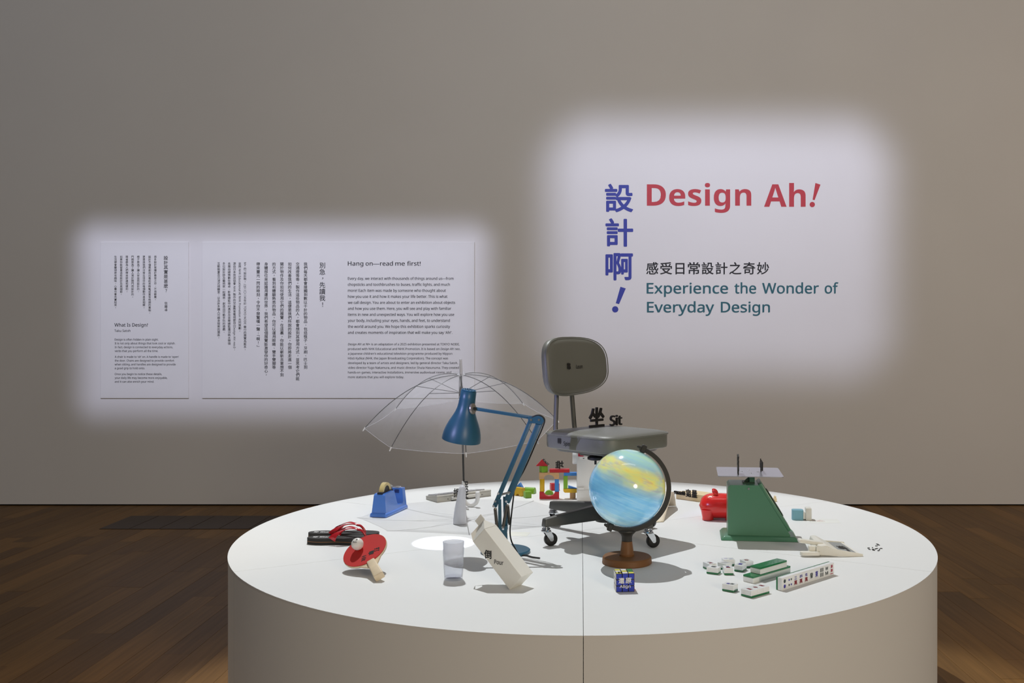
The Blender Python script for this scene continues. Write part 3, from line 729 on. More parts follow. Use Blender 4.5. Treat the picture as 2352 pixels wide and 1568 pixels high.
MB().lathe([(.019, ZH - .006), (.019, ZH - .001), (.008, ZH + .003)], 20).build('top_disc', mat('crown_plastic', (225, 226, 236), .2, Alpha=.6), umb)
MB().cyl((0, 0, .10), (0, 0, ZH), .0043, 12).build('shaft', mat('shaft_black', (34, 32, 30), .35), umb)
MB().lathe([(.011, .525), (.012, .535), (.009, .55), (.006, .57)], 16).build('runner', RIB, umb)
hp = [(0, 0, .112), (0, 0, .09), (0, 0, .06), (0, 0, .042)] + [(.031 - .031 * cos(radians(a)), 0, .042 - .031 * sin(radians(a))) for a in range(15, 181, 15)] + [(.062, 0, .056), (.062, 0, .074)]
hd = MB().tube([Vector(p) + Vector((0, 0, -.001)) for p in hp], .0098, 12).build('handle', mat('handle_white', (232, 233, 234), .35), umb, smooth=60)
MB().lathe([(.0085, .105), (.0085, .122), (.006, .125)], 16).build('collar', WHITE_P, umb)
lt = MB(); RI = Matrix.Rotation(radians(-11), 4, 'X')
letter(lt, 'Hold', (.021, -.013, .046), (0, 0, 1), (-1, 0, 0), w=.083, h=.0175, fit=True, bold=.02, depth=.005)
letter(lt, '握', (-.046, -.013, .052), (1, 0, 0), (0, 0, 1), w=.036, h=.042, fit=True, bold=.012, depth=.005)
lt.build('hold_lettering', LETTER_M, umb, smooth=0)

# frosted tapered holder by the umbrella handle
h0 = tp(1056, 1202.5)
mb = MB(); prof = [(.0, 0), (.024, 0), (.0278, .002), (.0278, .02), (.0262, .05), (.0225, .085), (.0195, .115), (.0185, .135), (.016, .149), (.010, .158), (.0, .161)]
n = 28; rs = []
for r, zz in prof:
    k = zz / .161; rs.append([(max(r, .0004) * cos(2 * pi * j / n) * (1 - .12 * k) + .012 * k ** 1.6, max(r, .0004) * sin(2 * pi * j / n), zz) for j in range(n)])
tag(mb.rings(rs).build('tapered_holder', mat('frosted_white', (228, 230, 238), .45, **{'Subsurface Weight': .35, 'Subsurface Radius': (.02, .02, .02)}), None, Tr(*h0), smooth=60), 'frosted white tapered holder standing in front of the umbrella handle', 'holder')

def rest(root, z=T):
    """lower or lift a thing so that its lowest point touches the surface"""
    bpy.context.view_layer.update()
    obs = [root] + list(root.children_recursive); lo = 1e9
    for o in obs:
        if o.type == 'MESH': lo = min(lo, min((o.matrix_world @ v.co).z for v in o.data.vertices))
    root.location.z += z + .0002 - lo
    bpy.context.view_layer.update()

# ------------------------------------------------------------------ milk carton balanced on its edge
CARD = mat('carton_card', (236, 234, 226), .6, var=.015)
c0 = tp(1170.5, 1354); ph = radians(46)
eh, ed = Vector((.872, -.49, 0)).normalized(), Vector((.49, .872, 0)).normalized(); zz = Vector((0, 0, 1))
cs, cl = eh * cos(ph) + zz * sin(ph), zz * cos(ph) - eh * sin(ph)
carton = thing('milk_carton', 'blank white gable-top carton tipped onto its bottom edge beside the clear tumbler', 'carton', frame(c0, cs, ed, cl))
w_, d_, h_ = .063, .067, .193
MB().box((w_ / 2, d_ / 2, h_ / 2), (w_, d_, h_), bevel=.001).build('body', CARD, carton)
A0, B0, C0, D0 = (0, 0, h_), (w_, 0, h_), (w_, d_, h_), (0, d_, h_)
P_, Q_ = (w_ - .003, d_ / 2, h_ + .033), (.032, d_ / 2, h_ + .033)
U_, V_, S_ = (.006, .010, h_ + .026), (.006, d_ - .010, h_ + .026), (-.019, d_ / 2, h_ + .014)
gb = MB().add([A0, B0, C0, D0, P_, Q_, U_, V_, S_], [(0, 1, 4, 5), (2, 3, 5, 4), (1, 2, 4), (0, 5, 6), (0, 6, 8), (3, 8, 7), (3, 7, 5)]).build('gable_top', CARD, carton, smooth=0)
sm = gb.modifiers.new('thickness', 'SOLIDIFY'); sm.thickness = .0009; sm.offset = 0
MB().box((.0475, d_ / 2, h_ + .0425), (.033, .003, .021), bevel=.0008).build('top_seam', CARD, carton)
lt = MB(); im = frame(c0, cs, ed, cl).inverted().to_3x3()
Rl, Ul = im @ eh, im @ zz
def face_pt(px, py):   # point of the front face seen at a pixel
    n = -ed; ray = Vector(((px - CX) / F, 1, -(py - CY) / F)); cc = Vector((0, 0, HC)); k = (c0 - cc).dot(n) / ray.dot(n)
    q = im @ (cc + ray * k - c0); q.y = -.0006; return q
letter(lt, '倒', face_pt(1112.5, 1281.5), Rl, Ul, w=.0275, h=.028, fit=True, bold=.02)
letter(lt, 'Pour', face_pt(1135.5, 1294), Rl, Ul, w=.0345, size=.0185, bold=.018)
lt.build('pour_lettering', INK, carton, smooth=0, recalc=False)
rest(carton)

# ------------------------------------------------------------------ clear tumbler
def acrylic(lamp_glow):
    m = bpy.data.materials.new('acrylic_glow' if lamp_glow else 'acrylic'); m.use_nodes = True; nt = m.node_tree; N = nt.nodes; L = nt.links
    N.remove(N['Principled BSDF']); out = N['Material Output']
    tr = N.new('ShaderNodeBsdfTransparent'); tr.inputs[0].default_value = (.95, .955, .97, 1)
    gl = N.new('ShaderNodeBsdfGlossy'); gl.inputs['Roughness'].default_value = .04
    lw = N.new('ShaderNodeLayerWeight'); lw.inputs[0].default_value = .08
    m2 = N.new('ShaderNodeMixShader'); mg = N.new('ShaderNodeMath'); mg.operation = 'MINIMUM'; mg.inputs[1].default_value = .3; L.new(lw.outputs['Fresnel'], mg.inputs[0]); L.new(mg.outputs[0], m2.inputs[0]); L.new(tr.outputs[0], m2.inputs[1]); L.new(gl.outputs[0], m2.inputs[2]); sh = m2.outputs[0]
    if lamp_glow:   # whitish tone painted for lamp light in the glass, thinning out downwards
        df = N.new('ShaderNodeBsdfTranslucent'); df.inputs[0].default_value = (.96, .97, 1, 1); d2 = N.new('ShaderNodeBsdfDiffuse'); d2.inputs[0].default_value = (.96, .97, 1, 1)
        md = N.new('ShaderNodeMixShader'); L.new(df.outputs[0], md.inputs[1]); L.new(d2.outputs[0], md.inputs[2])
        tc = N.new('ShaderNodeTexCoord'); sp = N.new('ShaderNodeSeparateXYZ'); L.new(tc.outputs['Object'], sp.inputs[0])
        mr = N.new('ShaderNodeMapRange'); mr.interpolation_type = 'SMOOTHSTEP'; L.new(sp.outputs[2], mr.inputs[0])
        mr.inputs[1].default_value = .02; mr.inputs[2].default_value = .108; mr.inputs[3].default_value = 0; mr.inputs[4].default_value = .9
        m3 = N.new('ShaderNodeMixShader'); L.new(mr.outputs[0], m3.inputs[0]); L.new(sh, m3.inputs[1]); L.new(md.outputs[0], m3.inputs[2]); sh = m3.outputs[0]
    L.new(sh, out.inputs[0]); return m
g0 = tp(1041.5, 1329.5)
tum = thing('tumbler', 'clear plastic tumbler with a milky white upper half', 'glass', Tr(*g0))
MB().lathe([(.0, 0), (.0285, 0), (.0298, .002), (.0315, .03), (.0362, .128), (.0366, .1295), (.0352, .130), (.0305, .03), (.0288, .007), (.0, .006)], 48).build('wall', acrylic(False), tum, smooth=50)
MB().lathe([(.0292, .010), (.0296, .03), (.0340, .122), (.0, .1225)], 40).build('glow_lining', acrylic(True), tum, smooth=50)

# ------------------------------------------------------------------ table tennis bat and ball
n = Vector((-.29, -.464, .838)).normalized(); hdl = Vector((.45, -.839, -.282)); hdl = (hdl - n * hdl.dot(n)).normalized()
ly = -hdl; lx = ly.cross(n)
bc = at(839, 1279, 3.18)
bat = thing('table_tennis_bat', 'red table tennis bat with a pale wooden handle', 'bat', frame(bc, lx, ly, n))
def blade(s):
    p = []
    for k in range(48):
        a = 2 * pi * k / 48; r = .0765 * s; x, y = r * cos(a), .98 * r * sin(a)
        p.append((x, y))
    return p
WOODP = mat('bat_wood', (226, 208, 178), .5, var=.08, nscale=30)
MB().prism(blade(1.0), -.0032, .0032, bevel=.001).prism([(-.045, -.058), (.045, -.058), (.016, -.096), (-.016, -.096)], -.003, .003).build('blade', WOODP, bat)
rub = MB().prism(blade(.985), .0034, .0056, bevel=.0006).build('red_rubber', mat('rubber_red', (196, 34, 30), .6), bat)
MB().prism(blade(.985), -.0056, -.0034).build('black_rubber', BLACK, bat)
hd = MB().hexa([(-.0165, -.168, -.0125), (.0165, -.168, -.0125), (.0135, -.070, -.010), (-.0135, -.070, -.010), (-.0165, -.168, .0125), (.0165, -.168, .0125), (.0135, -.070, .010), (-.0135, -.070, .010)], bevel=.004, seg=3)
hd.build('handle', WOODP, bat)
lt = MB()
for k, ch in enumerate('擊打'): letter(lt, ch, (.008 + k * .021, -.022, .0059), (-.35, -.94, 0), (.94, -.35, 0), w=.02, h=.02, fit=True, bold=.03)
letter(lt, 'Hit', (-.018, -.026, .0059), (-.35, -.94, 0), (.94, -.35, 0), w=.026, h=.016, fit=True, bold=.03)
lt.build('hit_lettering', LETTER_M, rub, smooth=0, recalc=False)
rest(bat)
bp = bat.matrix_world.translation.copy()
ray = Vector(((821 - CX) / F, 1, -(1249 - CY) / F)); cc = Vector((0, 0, HC))
k = ((bp - cc).dot(n) + .0203 + .0058) / ray.dot(n)
bl = cc + ray * k
ballm = MB().ball((0, 0, 0), .0203, 32, 20).build('table_tennis_ball', mat('celluloid_white', (236, 234, 230), .4), None, Tr(*bl), smooth=180)
tag(ballm, 'white ball perched on the red bat', 'ball')
lt = MB()
def on_ball(txt, w, h, lon, lat, rr=.0206):
    vs, fs, x0, x1, y0, y1 = glyphs(txt, .02, 0, 2); out = []
    for v in vs:
        u = ((v[0] - x0) / (x1 - x0) - .5) * w / rr; t = ((v[1] - y0) / (y1 - y0) - .5) * h / rr
        a, b = lon + u, lat + t; out.append((rr * cos(b) * sin(a), -rr * cos(b) * cos(a), rr * sin(b)))
    lt.add(out, fs)
on_ball('彈', .010, .008, 0.05, .98); on_ball('Bounce', .018, .005, -.35, .55)
lt.build('ball_lettering', INK, ballm, smooth=0, recalc=False)

# ------------------------------------------------------------------ flip-flops
SOLE = mat('flipflop_foam', (40, 39, 38), .7, bump=.1, bscale=300)
STRAPM = mat('flipflop_strap', (190, 18, 34), .22, **{'Coat Weight': .4})
STRIPE = mat('flipflop_stripe', (150, 104, 60), .6)
def sole(grow=0.0):
    p = []
    for k in range(56):
        a = 2 * pi * k / 56; x, y = .135 + .137 * math.copysign(abs(cos(a)) ** .8, cos(a)), math.copysign(abs(sin(a)) ** .72, sin(a))
        t = x / .272; hw = .034 + .011 * t - .012 * math.exp(-((t - .42) / .16) ** 2)
        p.append((x + grow * cos(a), y * (hw + grow)))
    return p
def flipflop(label, M, words, side):
    t = thing('flip_flop', label, 'sandal', M, 'pair of flip-flops')
    MB().prism(sole(), .0, .010, bevel=.002).build('outsole', SOLE, t)
    MB().prism(sole(.0006), .0102, .0118).build('stripe', STRIPE, t)
    MB().prism(sole(), .012, .024, bevel=.002).build('footbed', SOLE, t)
    st = MB()
    for s in (-1, 1):
        P = smooth_path([Vector(q) for q in ((.098, s * .036, .022), (.108, s * .038, .034), (.126, s * .035, .049), (.150, s * .023, .058), (.174, s * .009, .057), (.191, s * .002, .051))], 5)
        nn = len(P); st.ribbon(P, [.030 - .019 * (i / (nn - 1)) ** .7 for i in range(nn)], .0032, [(1 - .63 * min(1, i / nn * 1.5), s * .93 * min(1, i / nn * 1.5), .15 * (1 - i / nn)) for i in range(nn)])
    st.tube(smooth_path([Vector(q) for q in ((.185, 0, .053), (.200, 0, .049), (.212, 0, .037), (.219, 0, .022))], 4), .0046, 10)
    st.build('strap', STRAPM, t, smooth=60)
    lt = MB()
    letter(lt, words[0], (.018, -.010, .0243), (1, 0, 0), (0, 1, 0), w=.019, h=.022, fit=True, bold=.03)
    letter(lt, words[1], (.043, -.009, .0243), (1, 0, 0), (0, 1, 0), w=.036, h=.02, fit=True, bold=.03)
    lt.build('heel_lettering', mat('white_print', (235, 235, 235), .6), t, smooth=0, recalc=False)
    rest(t)
fa, fb = tp(707, 1253), tp(708, 1240)
flipflop('black flip-flop with red straps nearer the table tennis bat', Tr(-1.030, 3.598, T) @ Rz(1), ('穿', 'Wear'), 1)
flipflop('black flip-flop with red straps behind its front partner', Tr(-1.052, 3.690, T) @ Rz(-1), ('穿', 'Wear'), -1)

# ------------------------------------------------------------------ tape dispenser
TB = mat('dispenser_blue', (84, 136, 228), .22, var=.02, **{'Coat Weight': .3})
td = thing('tape_dispenser', 'glossy blue tape dispenser with a roll of yellowed tape', 'tape dispenser', Tr(-.874, 4.105, T) @ Rz(-12.5))
MB().hexa([(-.041, 0, 0), (.041, 0, 0), (.041, .24, 0), (-.041, .24, 0), (-.038, .003, .018), (.038, .003, .018), (.038, .237, .018), (-.038, .237, .018)], bevel=.006, seg=3).build('base', TB, td)
prof = [(.010, .014), (.016, .092), (.024, .099), (.106, .101), (.118, .096), (.134, .046), (.144, .032), (.194, .030), (.202, .040), (.206, .096), (.233, .096), (.235, .014)]
b = bmesh.new()
lo, hi = [], []
for y, z in prof:
    hw = .035 - .010 * (z / .1); lo.append(b.verts.new((-hw, y, z))); hi.append(b.verts.new((hw, y, z)))
b.faces.new(lo); b.faces.new(hi[::-1])
for i in range(len(prof)): j = (i + 1) % len(prof); b.faces.new((lo[j], lo[i], hi[i], hi[j]))
bmesh.ops.bevel(b, geom=[e for e in b.edges if e.calc_face_angle(0) > .6], offset=.004, segments=2, profile=.5, affect='EDGES')
MB().bm(b).build('body', TB, td)
MB().box((0, .076, .1), (.026, .112, .010), bevel=.002).build('roll_slot', mat('slot_dark', (18, 22, 40), .6), td)
M = Tr(0, .074, .098) @ Ry(90)
MB().lathe([(.030, -.0095), (.043, -.0095), (.043, .0095), (.030, .0095), (.030, -.0095)], 48).build('tape_roll', mat('tape_yellow', (214, 196, 138), .35), td, M)
MB().lathe([(.006, -.008), (.0298, -.008), (.0298, .008), (.006, .008)], 36).build('roll_core', BLACK, td, M)
MB().grid(lambda u, v: (-.009 + .018 * u, .098 + .102 * v, .132 - .037 * v + .008 * (v - .5) ** 2), 2, 6).build('tape_strip', mat('tape_clear', (224, 214, 176), .25, Alpha=.45), td)
cu = MB().box((0, .207, .0995), (.030, .014, .003)).box((0, .216, .0985), (.022, .02, .006), bevel=.001)
for k in range(8): cu.prism([(-.0145 + k * .0036, .200), (-.0127 + k * .0036, .1965), (-.0109 + k * .0036, .200)], .0985, .1005)
cu.build('cutter', CHROME, td)
MB().box((.0, .2015, .082), (.020, .004, .014)).build('cutter_notch', mat('slot_blue', (26, 48, 112), .5), td)
rest(td)

# ------------------------------------------------------------------ keyboard seen from behind
KB = mat('keyboard_case', (196, 193, 184), .55); KC = mat('keycaps', (188, 188, 192), .5)
k0 = tp(1004, 1154)
kb = thing('keyboard', 'compact light grey computer keyboard seen from behind', 'keyboard', Tr(*k0) @ Rz(37.7))
MB().prism([(0, 0.0), (0, .0235), (.002, .024), (.108, .0105), (.108, 0)], 0, .298, YZ, bevel=.0015).build('case', KB, kb)
MB().prism([(-.0008, .0245), (-.0008, .0295), (.004, .0315), (.1088, .017), (.1088, .0112)], -.0006, .2986, YZ, bevel=.0012).build('bezel', KB, kb)
kk = MB()
for r in range(5):
    y = .014 + r * .0182; x = .006
    for c in range(15 if r < 4 else 8):
        w = (.0174 if not (c in (0, 14)) else .022) if r < 4 else (.0174 if c not in (3,) else .112)
        if x + w > .293: break
        zz_ = .0305 - y * .132
        kk.hexa([(x, y, zz_ - .004), (x + w, y, zz_ - .004), (x + w, y + .0168, zz_ - .0062), (x, y + .0168, zz_ - .0062), (x + .002, y + .002, zz_ + .0065), (x + w - .002, y + .002, zz_ + .0065), (x + w - .002, y + .0145, zz_ + .005), (x + .002, y + .0145, zz_ + .005)])
        x += w + .0014
tag(kk.build('keys', KC, kb, smooth=0), kind='stuff')
MB().cyl((.074, -.003, .0125), (.232, -.003, .0125), .0085, 18).build('rear_barrel', mat('barrel_white', (214, 212, 206), .45), kb)
MB().cyl((.058, .0005, .011), (.058, -.0012, .011), .0022, 12).box((.247, -.0006, .012), (.008, .0016, .0022)).box((.150, -.002, .0028), (.15, .004, .0014)).build('ports', BLACK, kb)
rest(kb)

# ------------------------------------------------------------------ toy blocks
bd = tp(1260, 1145.7).y; bs = F / bd
def BX(px): return (px - CX) / bs
RED, YEL, GRN, BLU = mat('block_red', (196, 26, 40), .35), mat('block_yellow', (222, 178, 14), .35), mat('block_green', (124, 176, 40), .35), mat('block_blue', (58, 134, 214), .35)
WOODB = mat('block_wood', (206, 164, 116), .5, var=.07, nscale=40)
def block(name, mb, m, label, M, group='toy building blocks'):
    return tag(mb.build(name, m, None, M), label, 'toy block', group)
def arch_poly(w, h, r, up):
    p = [(-w / 2, 0), (-w / 2, h), (w / 2, h), (w / 2, 0)] if not up else [(w / 2, h), (w / 2, 0), (-w / 2, 0), (-w / 2, h)]
    y0 = 0 if not up else h; s = 1 if not up else -1
    a = [(r * cos(pi * k / 16) * (1 if not up else -1), y0 + s * r * .82 * sin(pi * k / 16)) for k in range(17)]
    return p + a
g = .0002
D2 = .032
L0 = Tr(BX(1261.5), bd + D2, T)
def pr(poly, d=D2): return MB().prism(poly, 0, d, XZ, bevel=.0012)
block('arch_block', pr(arch_poly(.094, .034, .027, True)), RED, 'red cradle-shaped block at the foot of the block gateway', L0)
block('cylinder_block', MB().lathe([(.0108, 0), (.0115, .001), (.0115, .060), (.0108, .061)], 24), YEL, 'yellow round pillar block of the gateway', Tr(BX(1245), bd + .014, T + .034 + g))
block('pillar_block', MB().box((0, 0, .0305), (.020, .022, .061), bevel=.0012), BLU, 'blue square pillar block of the gateway', Tr(BX(1278.8), bd + .013, T + .034 + g))
block('arch_block', pr(arch_poly(.096, .031, .026, False)), WOODB, 'plain wooden arch block on top of two pillars', Tr(BX(1261), bd + D2, T + .095 + 2 * g))
block('cube_block', MB().box((0, 0, .0155), (.031, .031, .031), bevel=.0014), GRN, 'green cube block under the red roof', Tr(BX(1248.2), bd + .018, T + .126 + 3 * g) @ Rz(28))
block('roof_block', pr([(-.0285, 0), (.0285, 0), (0, .031)], .026), RED, 'red triangular roof block on the green cube', Tr(BX(1244.5), bd + .030, T + .157 + 4 * g))
block('plank_block', MB().box((0, 0, .0085), (.096, .026, .017), bevel=.0012), RED, 'flat red plank block bridging the two block stacks', Tr(BX(1285), bd + .015, T + .126 + 3 * g))
block('cylinder_block', MB().lathe([(.0132, 0), (.014, .001), (.014, .029), (.0132, .030)], 24), WOODB, 'short plain wooden round block at the base of the right stack', Tr(BX(1315.5), bd + .014, T))
block('plank_block', pr([(-.040, .004), (-.034, 0), (.04, 0), (.04, .018), (-.042, .018), (-.042, .010)], .028), YEL, 'yellow plank block lying on a short wooden cylinder', Tr(BX(1314), bd + .029, T + .030 + g))
block('pillar_block', MB().box((0, 0, .0312), (.020, .022, .0618), bevel=.0012), GRN, 'green upright pillar block next to the white sewing machine', Tr(BX(1299), bd + .013, T + .048 + 3 * g))
block('plank_block', MB().box((0, 0, .0078), (.09, .026, .0156), bevel=.0012), BLU, 'blue plank block laid on the green pillar', Tr(BX(1316.5), bd + .015, T + .1104 + 4 * g))
block('wedge_block', pr([(-.0, .0), (.044, 0), (0, .014)], .02), BLU, 'thin blue wedge block on the yellow plank', Tr(BX(1305), bd + .030, T + .048 + 3 * g))
p = tp(1276, 1126.5); block('cuboid_block', MB().box((0, .02, .0175), (.044, .034, .035), bevel=.0012), RED, 'red cuboid block standing behind the gateway', Tr(p.x, p.y, T) @ Rz(15))
p = tp(1261, 1136.4); block('half_round_block', MB().prism([(.022 * cos(pi * k / 16), .022 * sin(pi * k / 16)) for k in range(17)], 0, .022, XZ, bevel=.001), GRN, 'green half-round block behind the red cradle', Tr(p.x, p.y + .022, T))
p = tp(1211, 1144); block('cube_block', MB().box((0, 0, .0155), (.031, .031, .031), bevel=.0014), GRN, 'loose green cube block at the front of the pile', Tr(p.x, p.y + .018, T) @ Rz(25))
p = tp(1198, 1139.5); block('arch_block', MB().prism(arch_poly(.05, .040, .013, False), 0, .024, XZ, bevel=.001), YEL, 'yellow arch block leaning in the loose pile', Tr(p.x - .004, p.y + .028, T) @ Rz(-38))
p = tp(1183, 1132); block('cuboid_block', MB().box((0, .014, .0085), (.04, .028, .017), bevel=.0012), RED, 'low red block at the back of the loose pile', Tr(p.x + .004, p.y, T))
p = tp(1195, 1131); block('wedge_block', pr([(-.022, 0), (.024, 0), (.006, .030)], .026), BLU, 'blue wedge block on top of the red one in the loose pile', Tr(p.x - .004, p.y + .03, T + .0172) @ Rz(-15))
p = tp(1217, 1134); block('half_round_block', MB().prism([(.018 * cos(pi * k / 16), .030 * sin(pi * k / 16)) for k in range(17)], 0, .052, XZ, bevel=.001), GRN, 'long green half-round block lying in the loose pile', Tr(p.x, p.y + .02, T) @ Rz(72) @ Tr(0, .026, 0))
# mirrored letters of the STACK sign, seen from behind
mb = MB(); letter(mb, '堆', (0, 0, 0), (-1, 0, 0), (0, 0, 1), w=.040, h=.039, fit=True, bold=.03, depth=.005)
tag(mb.build('standing_character', LETTER_M, None, Tr(BX(1294.5), bd + .014, T + .1436), smooth=0), 'black character seen from behind on the red plank block', 'letters')
mb = MB(); sl = Vector((.0285, 0, -.031)).normalized(); letter(mb, 'Stack', (0, 0, 0), -sl, (-sl.z, 0, sl.x), w=.040, h=.011, fit=True, bold=.03, depth=.005)
pz = Vector((BX(1244.5), bd + .017, T + .1878)) + sl * .041 + Vector((-sl.z, 0, sl.x)) * .0006
tag(mb.build('standing_word', LETTER_M, None, Tr(*pz), smooth=0), 'black word on the slope of the red roof block', 'letters')

# ------------------------------------------------------------------ sewing machine
SEW = mat('sewing_white', (222, 223, 224), .35)
s0 = tp(1324.5, 1152)
sew = thing('sewing_machine', 'white sewing machine standing behind the chair and globe', 'sewing machine', Tr(*s0))
MB().box((.17, .085, .028), (.34, .17, .056), bevel=.006, seg=2).build('bed', SEW, sew)
MB().box((.055, .07, .15), (.11, .13, .195), bevel=.006, seg=2).build('pillar', SEW, sew)
MB().box((.165, .07, .268), (.33, .12, .072), bevel=.014, seg=3).build('arm', SEW, sew)
MB().box((.292, .07, .20), (.076, .11, .15), bevel=.010, seg=2).build('head', SEW, sew)
MB().cyl((.292, .05, .075), (.292, .05, .13), .004, 10).box((.292, .05, .0625), (.022, .03, .004)).build('needle_bar', CHROME, sew)
MB().lathe([(.026, -.003), (.033, .0), (.034, .005), (.034, .016), (.031, .020)], 32, Ry(-90)).build('handwheel', SEW, sew, Tr(0, .055, .205))
MB().box((.020, .0042, .2225), (.026, .004, .018), bevel=.001).build('label', mat('label_red', (176, 20, 48), .4), sew)
MB().box((.054, .0048, .206), (.082, .003, .016), bevel=.002).build('panel', mat('sewing_panel', (232, 233, 234), .4), sew)
MB().box((.033, .0026, .204), (.006, .003, .003)).box((.072, .0026, .204), (.006, .003, .003)).build('socket', BLACK, sew)
MB().box((.019, -.0008, .062), (.03, .006, .012), bevel=.002).build('bed_step', SEW, sew)
rest(sew)
# canvas cloth draped towards the front
CLOTH = mat('canvas_cloth', (232, 222, 200), .85, bump=.2, bscale=500)
ce = smooth_path([Vector(v) for v in ((.350, 4.005, .0012), (.362, 4.06, .012), (.385, 4.16, .040), (.412, 4.27, .072), (.421, 4.30, .079), (.430, 4.335, .058), (.437, 4.36, .020), (.441, 4.38, .0014))], 4)
def cl_(u, v):
    i = min(int(v * (len(ce) - 1)), len(ce) - 2); f = v * (len(ce) - 1) - i; p = ce[i].lerp(ce[i + 1], f)
    return (p.x - .15 * (1 - u) + .004 * sin(9 * v) * (1 - u), p.y - .03 * (1 - u), T + max(.0012, p.z + .002 * sin(7 * u + 5 * v) * min(1, p.z / .02)))
co = MB().grid(cl_, 10, 28).build('canvas_cloth', CLOTH, None, smooth=60); tag(co, 'cream canvas cloth draped behind the right side of the globe', 'cloth')
sm = co.modifiers.new('thickness', 'SOLIDIFY'); sm.thickness = .0012; sm.offset = 1

# ------------------------------------------------------------------ wooden measure with mirrored letters
PINE = mat('measure_pine', (228, 206, 164), .55, var=.06, nscale=25)
r0 = tp(1553, 1145)
rul = thing('wooden_measure', 'pale wooden measuring board with black reversed letters along its front', 'measure', Tr(*r0) @ Rz(-42))
MB().prism([(0, 0), (.31, 0), (.31, .095), (.035, .095), (0.0, .030)], 0, .033, bevel=.0015).build('board', PINE, rul)
lt = MB()
letter(lt, '量', (.124, -.0032, .017), (-1, 0, 0), (0, 0, 1), w=.030, h=.037, fit=True, bold=.015, depth=.005)
letter(lt, '度', (.089, -.0032, .017), (-1, 0, 0), (0, 0, 1), w=.030, h=.037, fit=True, bold=.015, depth=.005)
letter(lt, 'Measure', (.054, -.0032, .022), (-1, 0, 0), (0, 0, 1), w=.064, h=.021, fit=True, bold=.02, depth=.005)
lt.build('measure_lettering', LETTER_M, rul, smooth=0)
rest(rul)

# ------------------------------------------------------------------ piggy bank
PIGM = mat('pig_red', (236, 36, 32), .25, var=.02, **{'Coat Weight': .5})
GOLD = mat('gold_paint', (214, 160, 70), .4, .3)
pg = thing('piggy_bank', 'shiny red piggy bank half hidden by the green scale', 'piggy bank', Tr(.597, 4.075, T) @ Rz(-8))
rs = []; n = 28
for k in range(17):
    t = k / 16; x = -.088 + .172 * t; r = max(.0015, (1 - abs(2 * t - 1) ** 3.2) ** .5); cz = .0575
    rs.append([(x, 0.056 * r * cos(2 * pi * j / n), cz + .0535 * r * sin(2 * pi * j / n)) for j in range(n)])
body = MB().rings(rs)
body.build('body', PIGM, pg, smooth=60)
for x in (-.050, .048):
    for y in (-.027, .027): MB().lathe([(.021, 0), (.024, .002), (.024, .012), (.027, .026), (.030, .045)], 18).build('leg', PIGM, pg, Tr(x, y, 0))
for y in (-.026, .026):
    MB().ball((0, 0, 0), (.015, .006, .009), 16, 10).build('ear', PIGM, pg, Tr(-.020, y * .8, .116) @ Rz(-10) @ Ry(35))
MB().lathe([(.020, 0), (.023, .003), (.022, .018), (.019, .021)], 22, Ry(90)).build('snout', PIGM, pg, Tr(.072, 0, .062))
for y in (-.024, .024): MB().ball((0, 0, 0), .0055, 12, 8).build('eye', BLACK, pg, Tr(.062, y, .086))
gd = MB()
for k in range(6):
    a = radians(52 + k * 4); x = -.052 + k * .010
    gd.tube([(x + .003 * cos(q), -.0562 * cos(a) - .0002, .0575 + .0537 * sin(a) + .003 * sin(q)) for q in [j * pi / 3 for j in range(6)]], .0007, 5, closed=True)
gd.build('gold_pattern', GOLD, pg)
rest(pg)

# ------------------------------------------------------------------ green spring scale
GRS = mat('scale_green', (82, 134, 106), .32, var=.02); GRL = mat('scale_green_dark', (24, 62, 42), .45)
sc = thing('spring_scale', 'green spring weighing scale with a flat steel plate', 'scale', Tr(.569, 3.668, T) @ Rz(-6.5))
DP = .135
MB().hexa([(-.030, -.026, 0), (.268, -.026, 0), (.268, DP + .026, 0), (-.030, DP + .026, 0), (-.016, -.012, .017), (.254, -.012, .017), (.254, DP + .012, .017), (-.016, DP + .012, .017)], bevel=.006, seg=3).build('base', GRS, sc)
MB().prism([(0, .012), (.236, .012), (.236, .022), (.122, .204), (.118, .210), (.008, .210), (0, .202)], -DP, 0, XZ, bevel=.004, seg=2).build('body', GRS, sc)
sd = Vector((.114, 0, -.182)).normalized(); sn = Vector((.182, 0, .114)).normalized()
SM = frame(Vector((.121, DP / 2, .206)), sd, Vector((0, 1, 0)), sn * 1.0)
fr_ = MB().box((.098, 0, .006), (.212, DP - .004, .014), bevel=.003, seg=2).build('dial_frame', GRS, sc, SM)
MB().lathe([(.058, .0), (.062, .001), (.062, .003), (.057, .004)], 48).build('dial_rim', GRL, fr_, Tr(.092, 0, .0128))
MB().lathe([(.056, 0), (.0, .0005)], 48).build('dial_face', mat('dial_white', (236, 234, 226), .5), fr_, Tr(.092, 0, .0142))
MB().box((0, .02, 0), (.004, .05, .001)).build('needle', mat('needle_red', (190, 30, 30), .4), fr_, Tr(.092, 0, .0152))
MB().box((.095, .066, .226), (.021, .03, .044), bevel=.002).build('plate_post', GRS, sc)
MB().box((.082, .066, .2125), (.045, .05, .006)).prism([(.062, .214), (.085, .236), (.085, .214)], -.07, -.06, XZ).build('lever_bracket', GRL, sc)
pl = MB().prism([(x + .083, y + .055) for x, y in rrect(.123, .125, .012, 5)], .2515, .2545, bevel=.0008).build('weighing_plate', mat('plate_steel', (196, 196, 204), .3, .85), sc)
for x, y in ((.055, .055), (.117, .055), (.083, .10), (.087, .012)): MB().lathe([(.0045, .2545), (.003, .2562), (.0, .2565)], 12).build('rivet', CHROME, pl, Tr(x, y, 0))
MB().cyl((.079, .0002, .197), (.079, -.003, .197), .0042, 14).build('screw', CHROME, sc)
rest(sc)
zt = sc.location.z + .2546
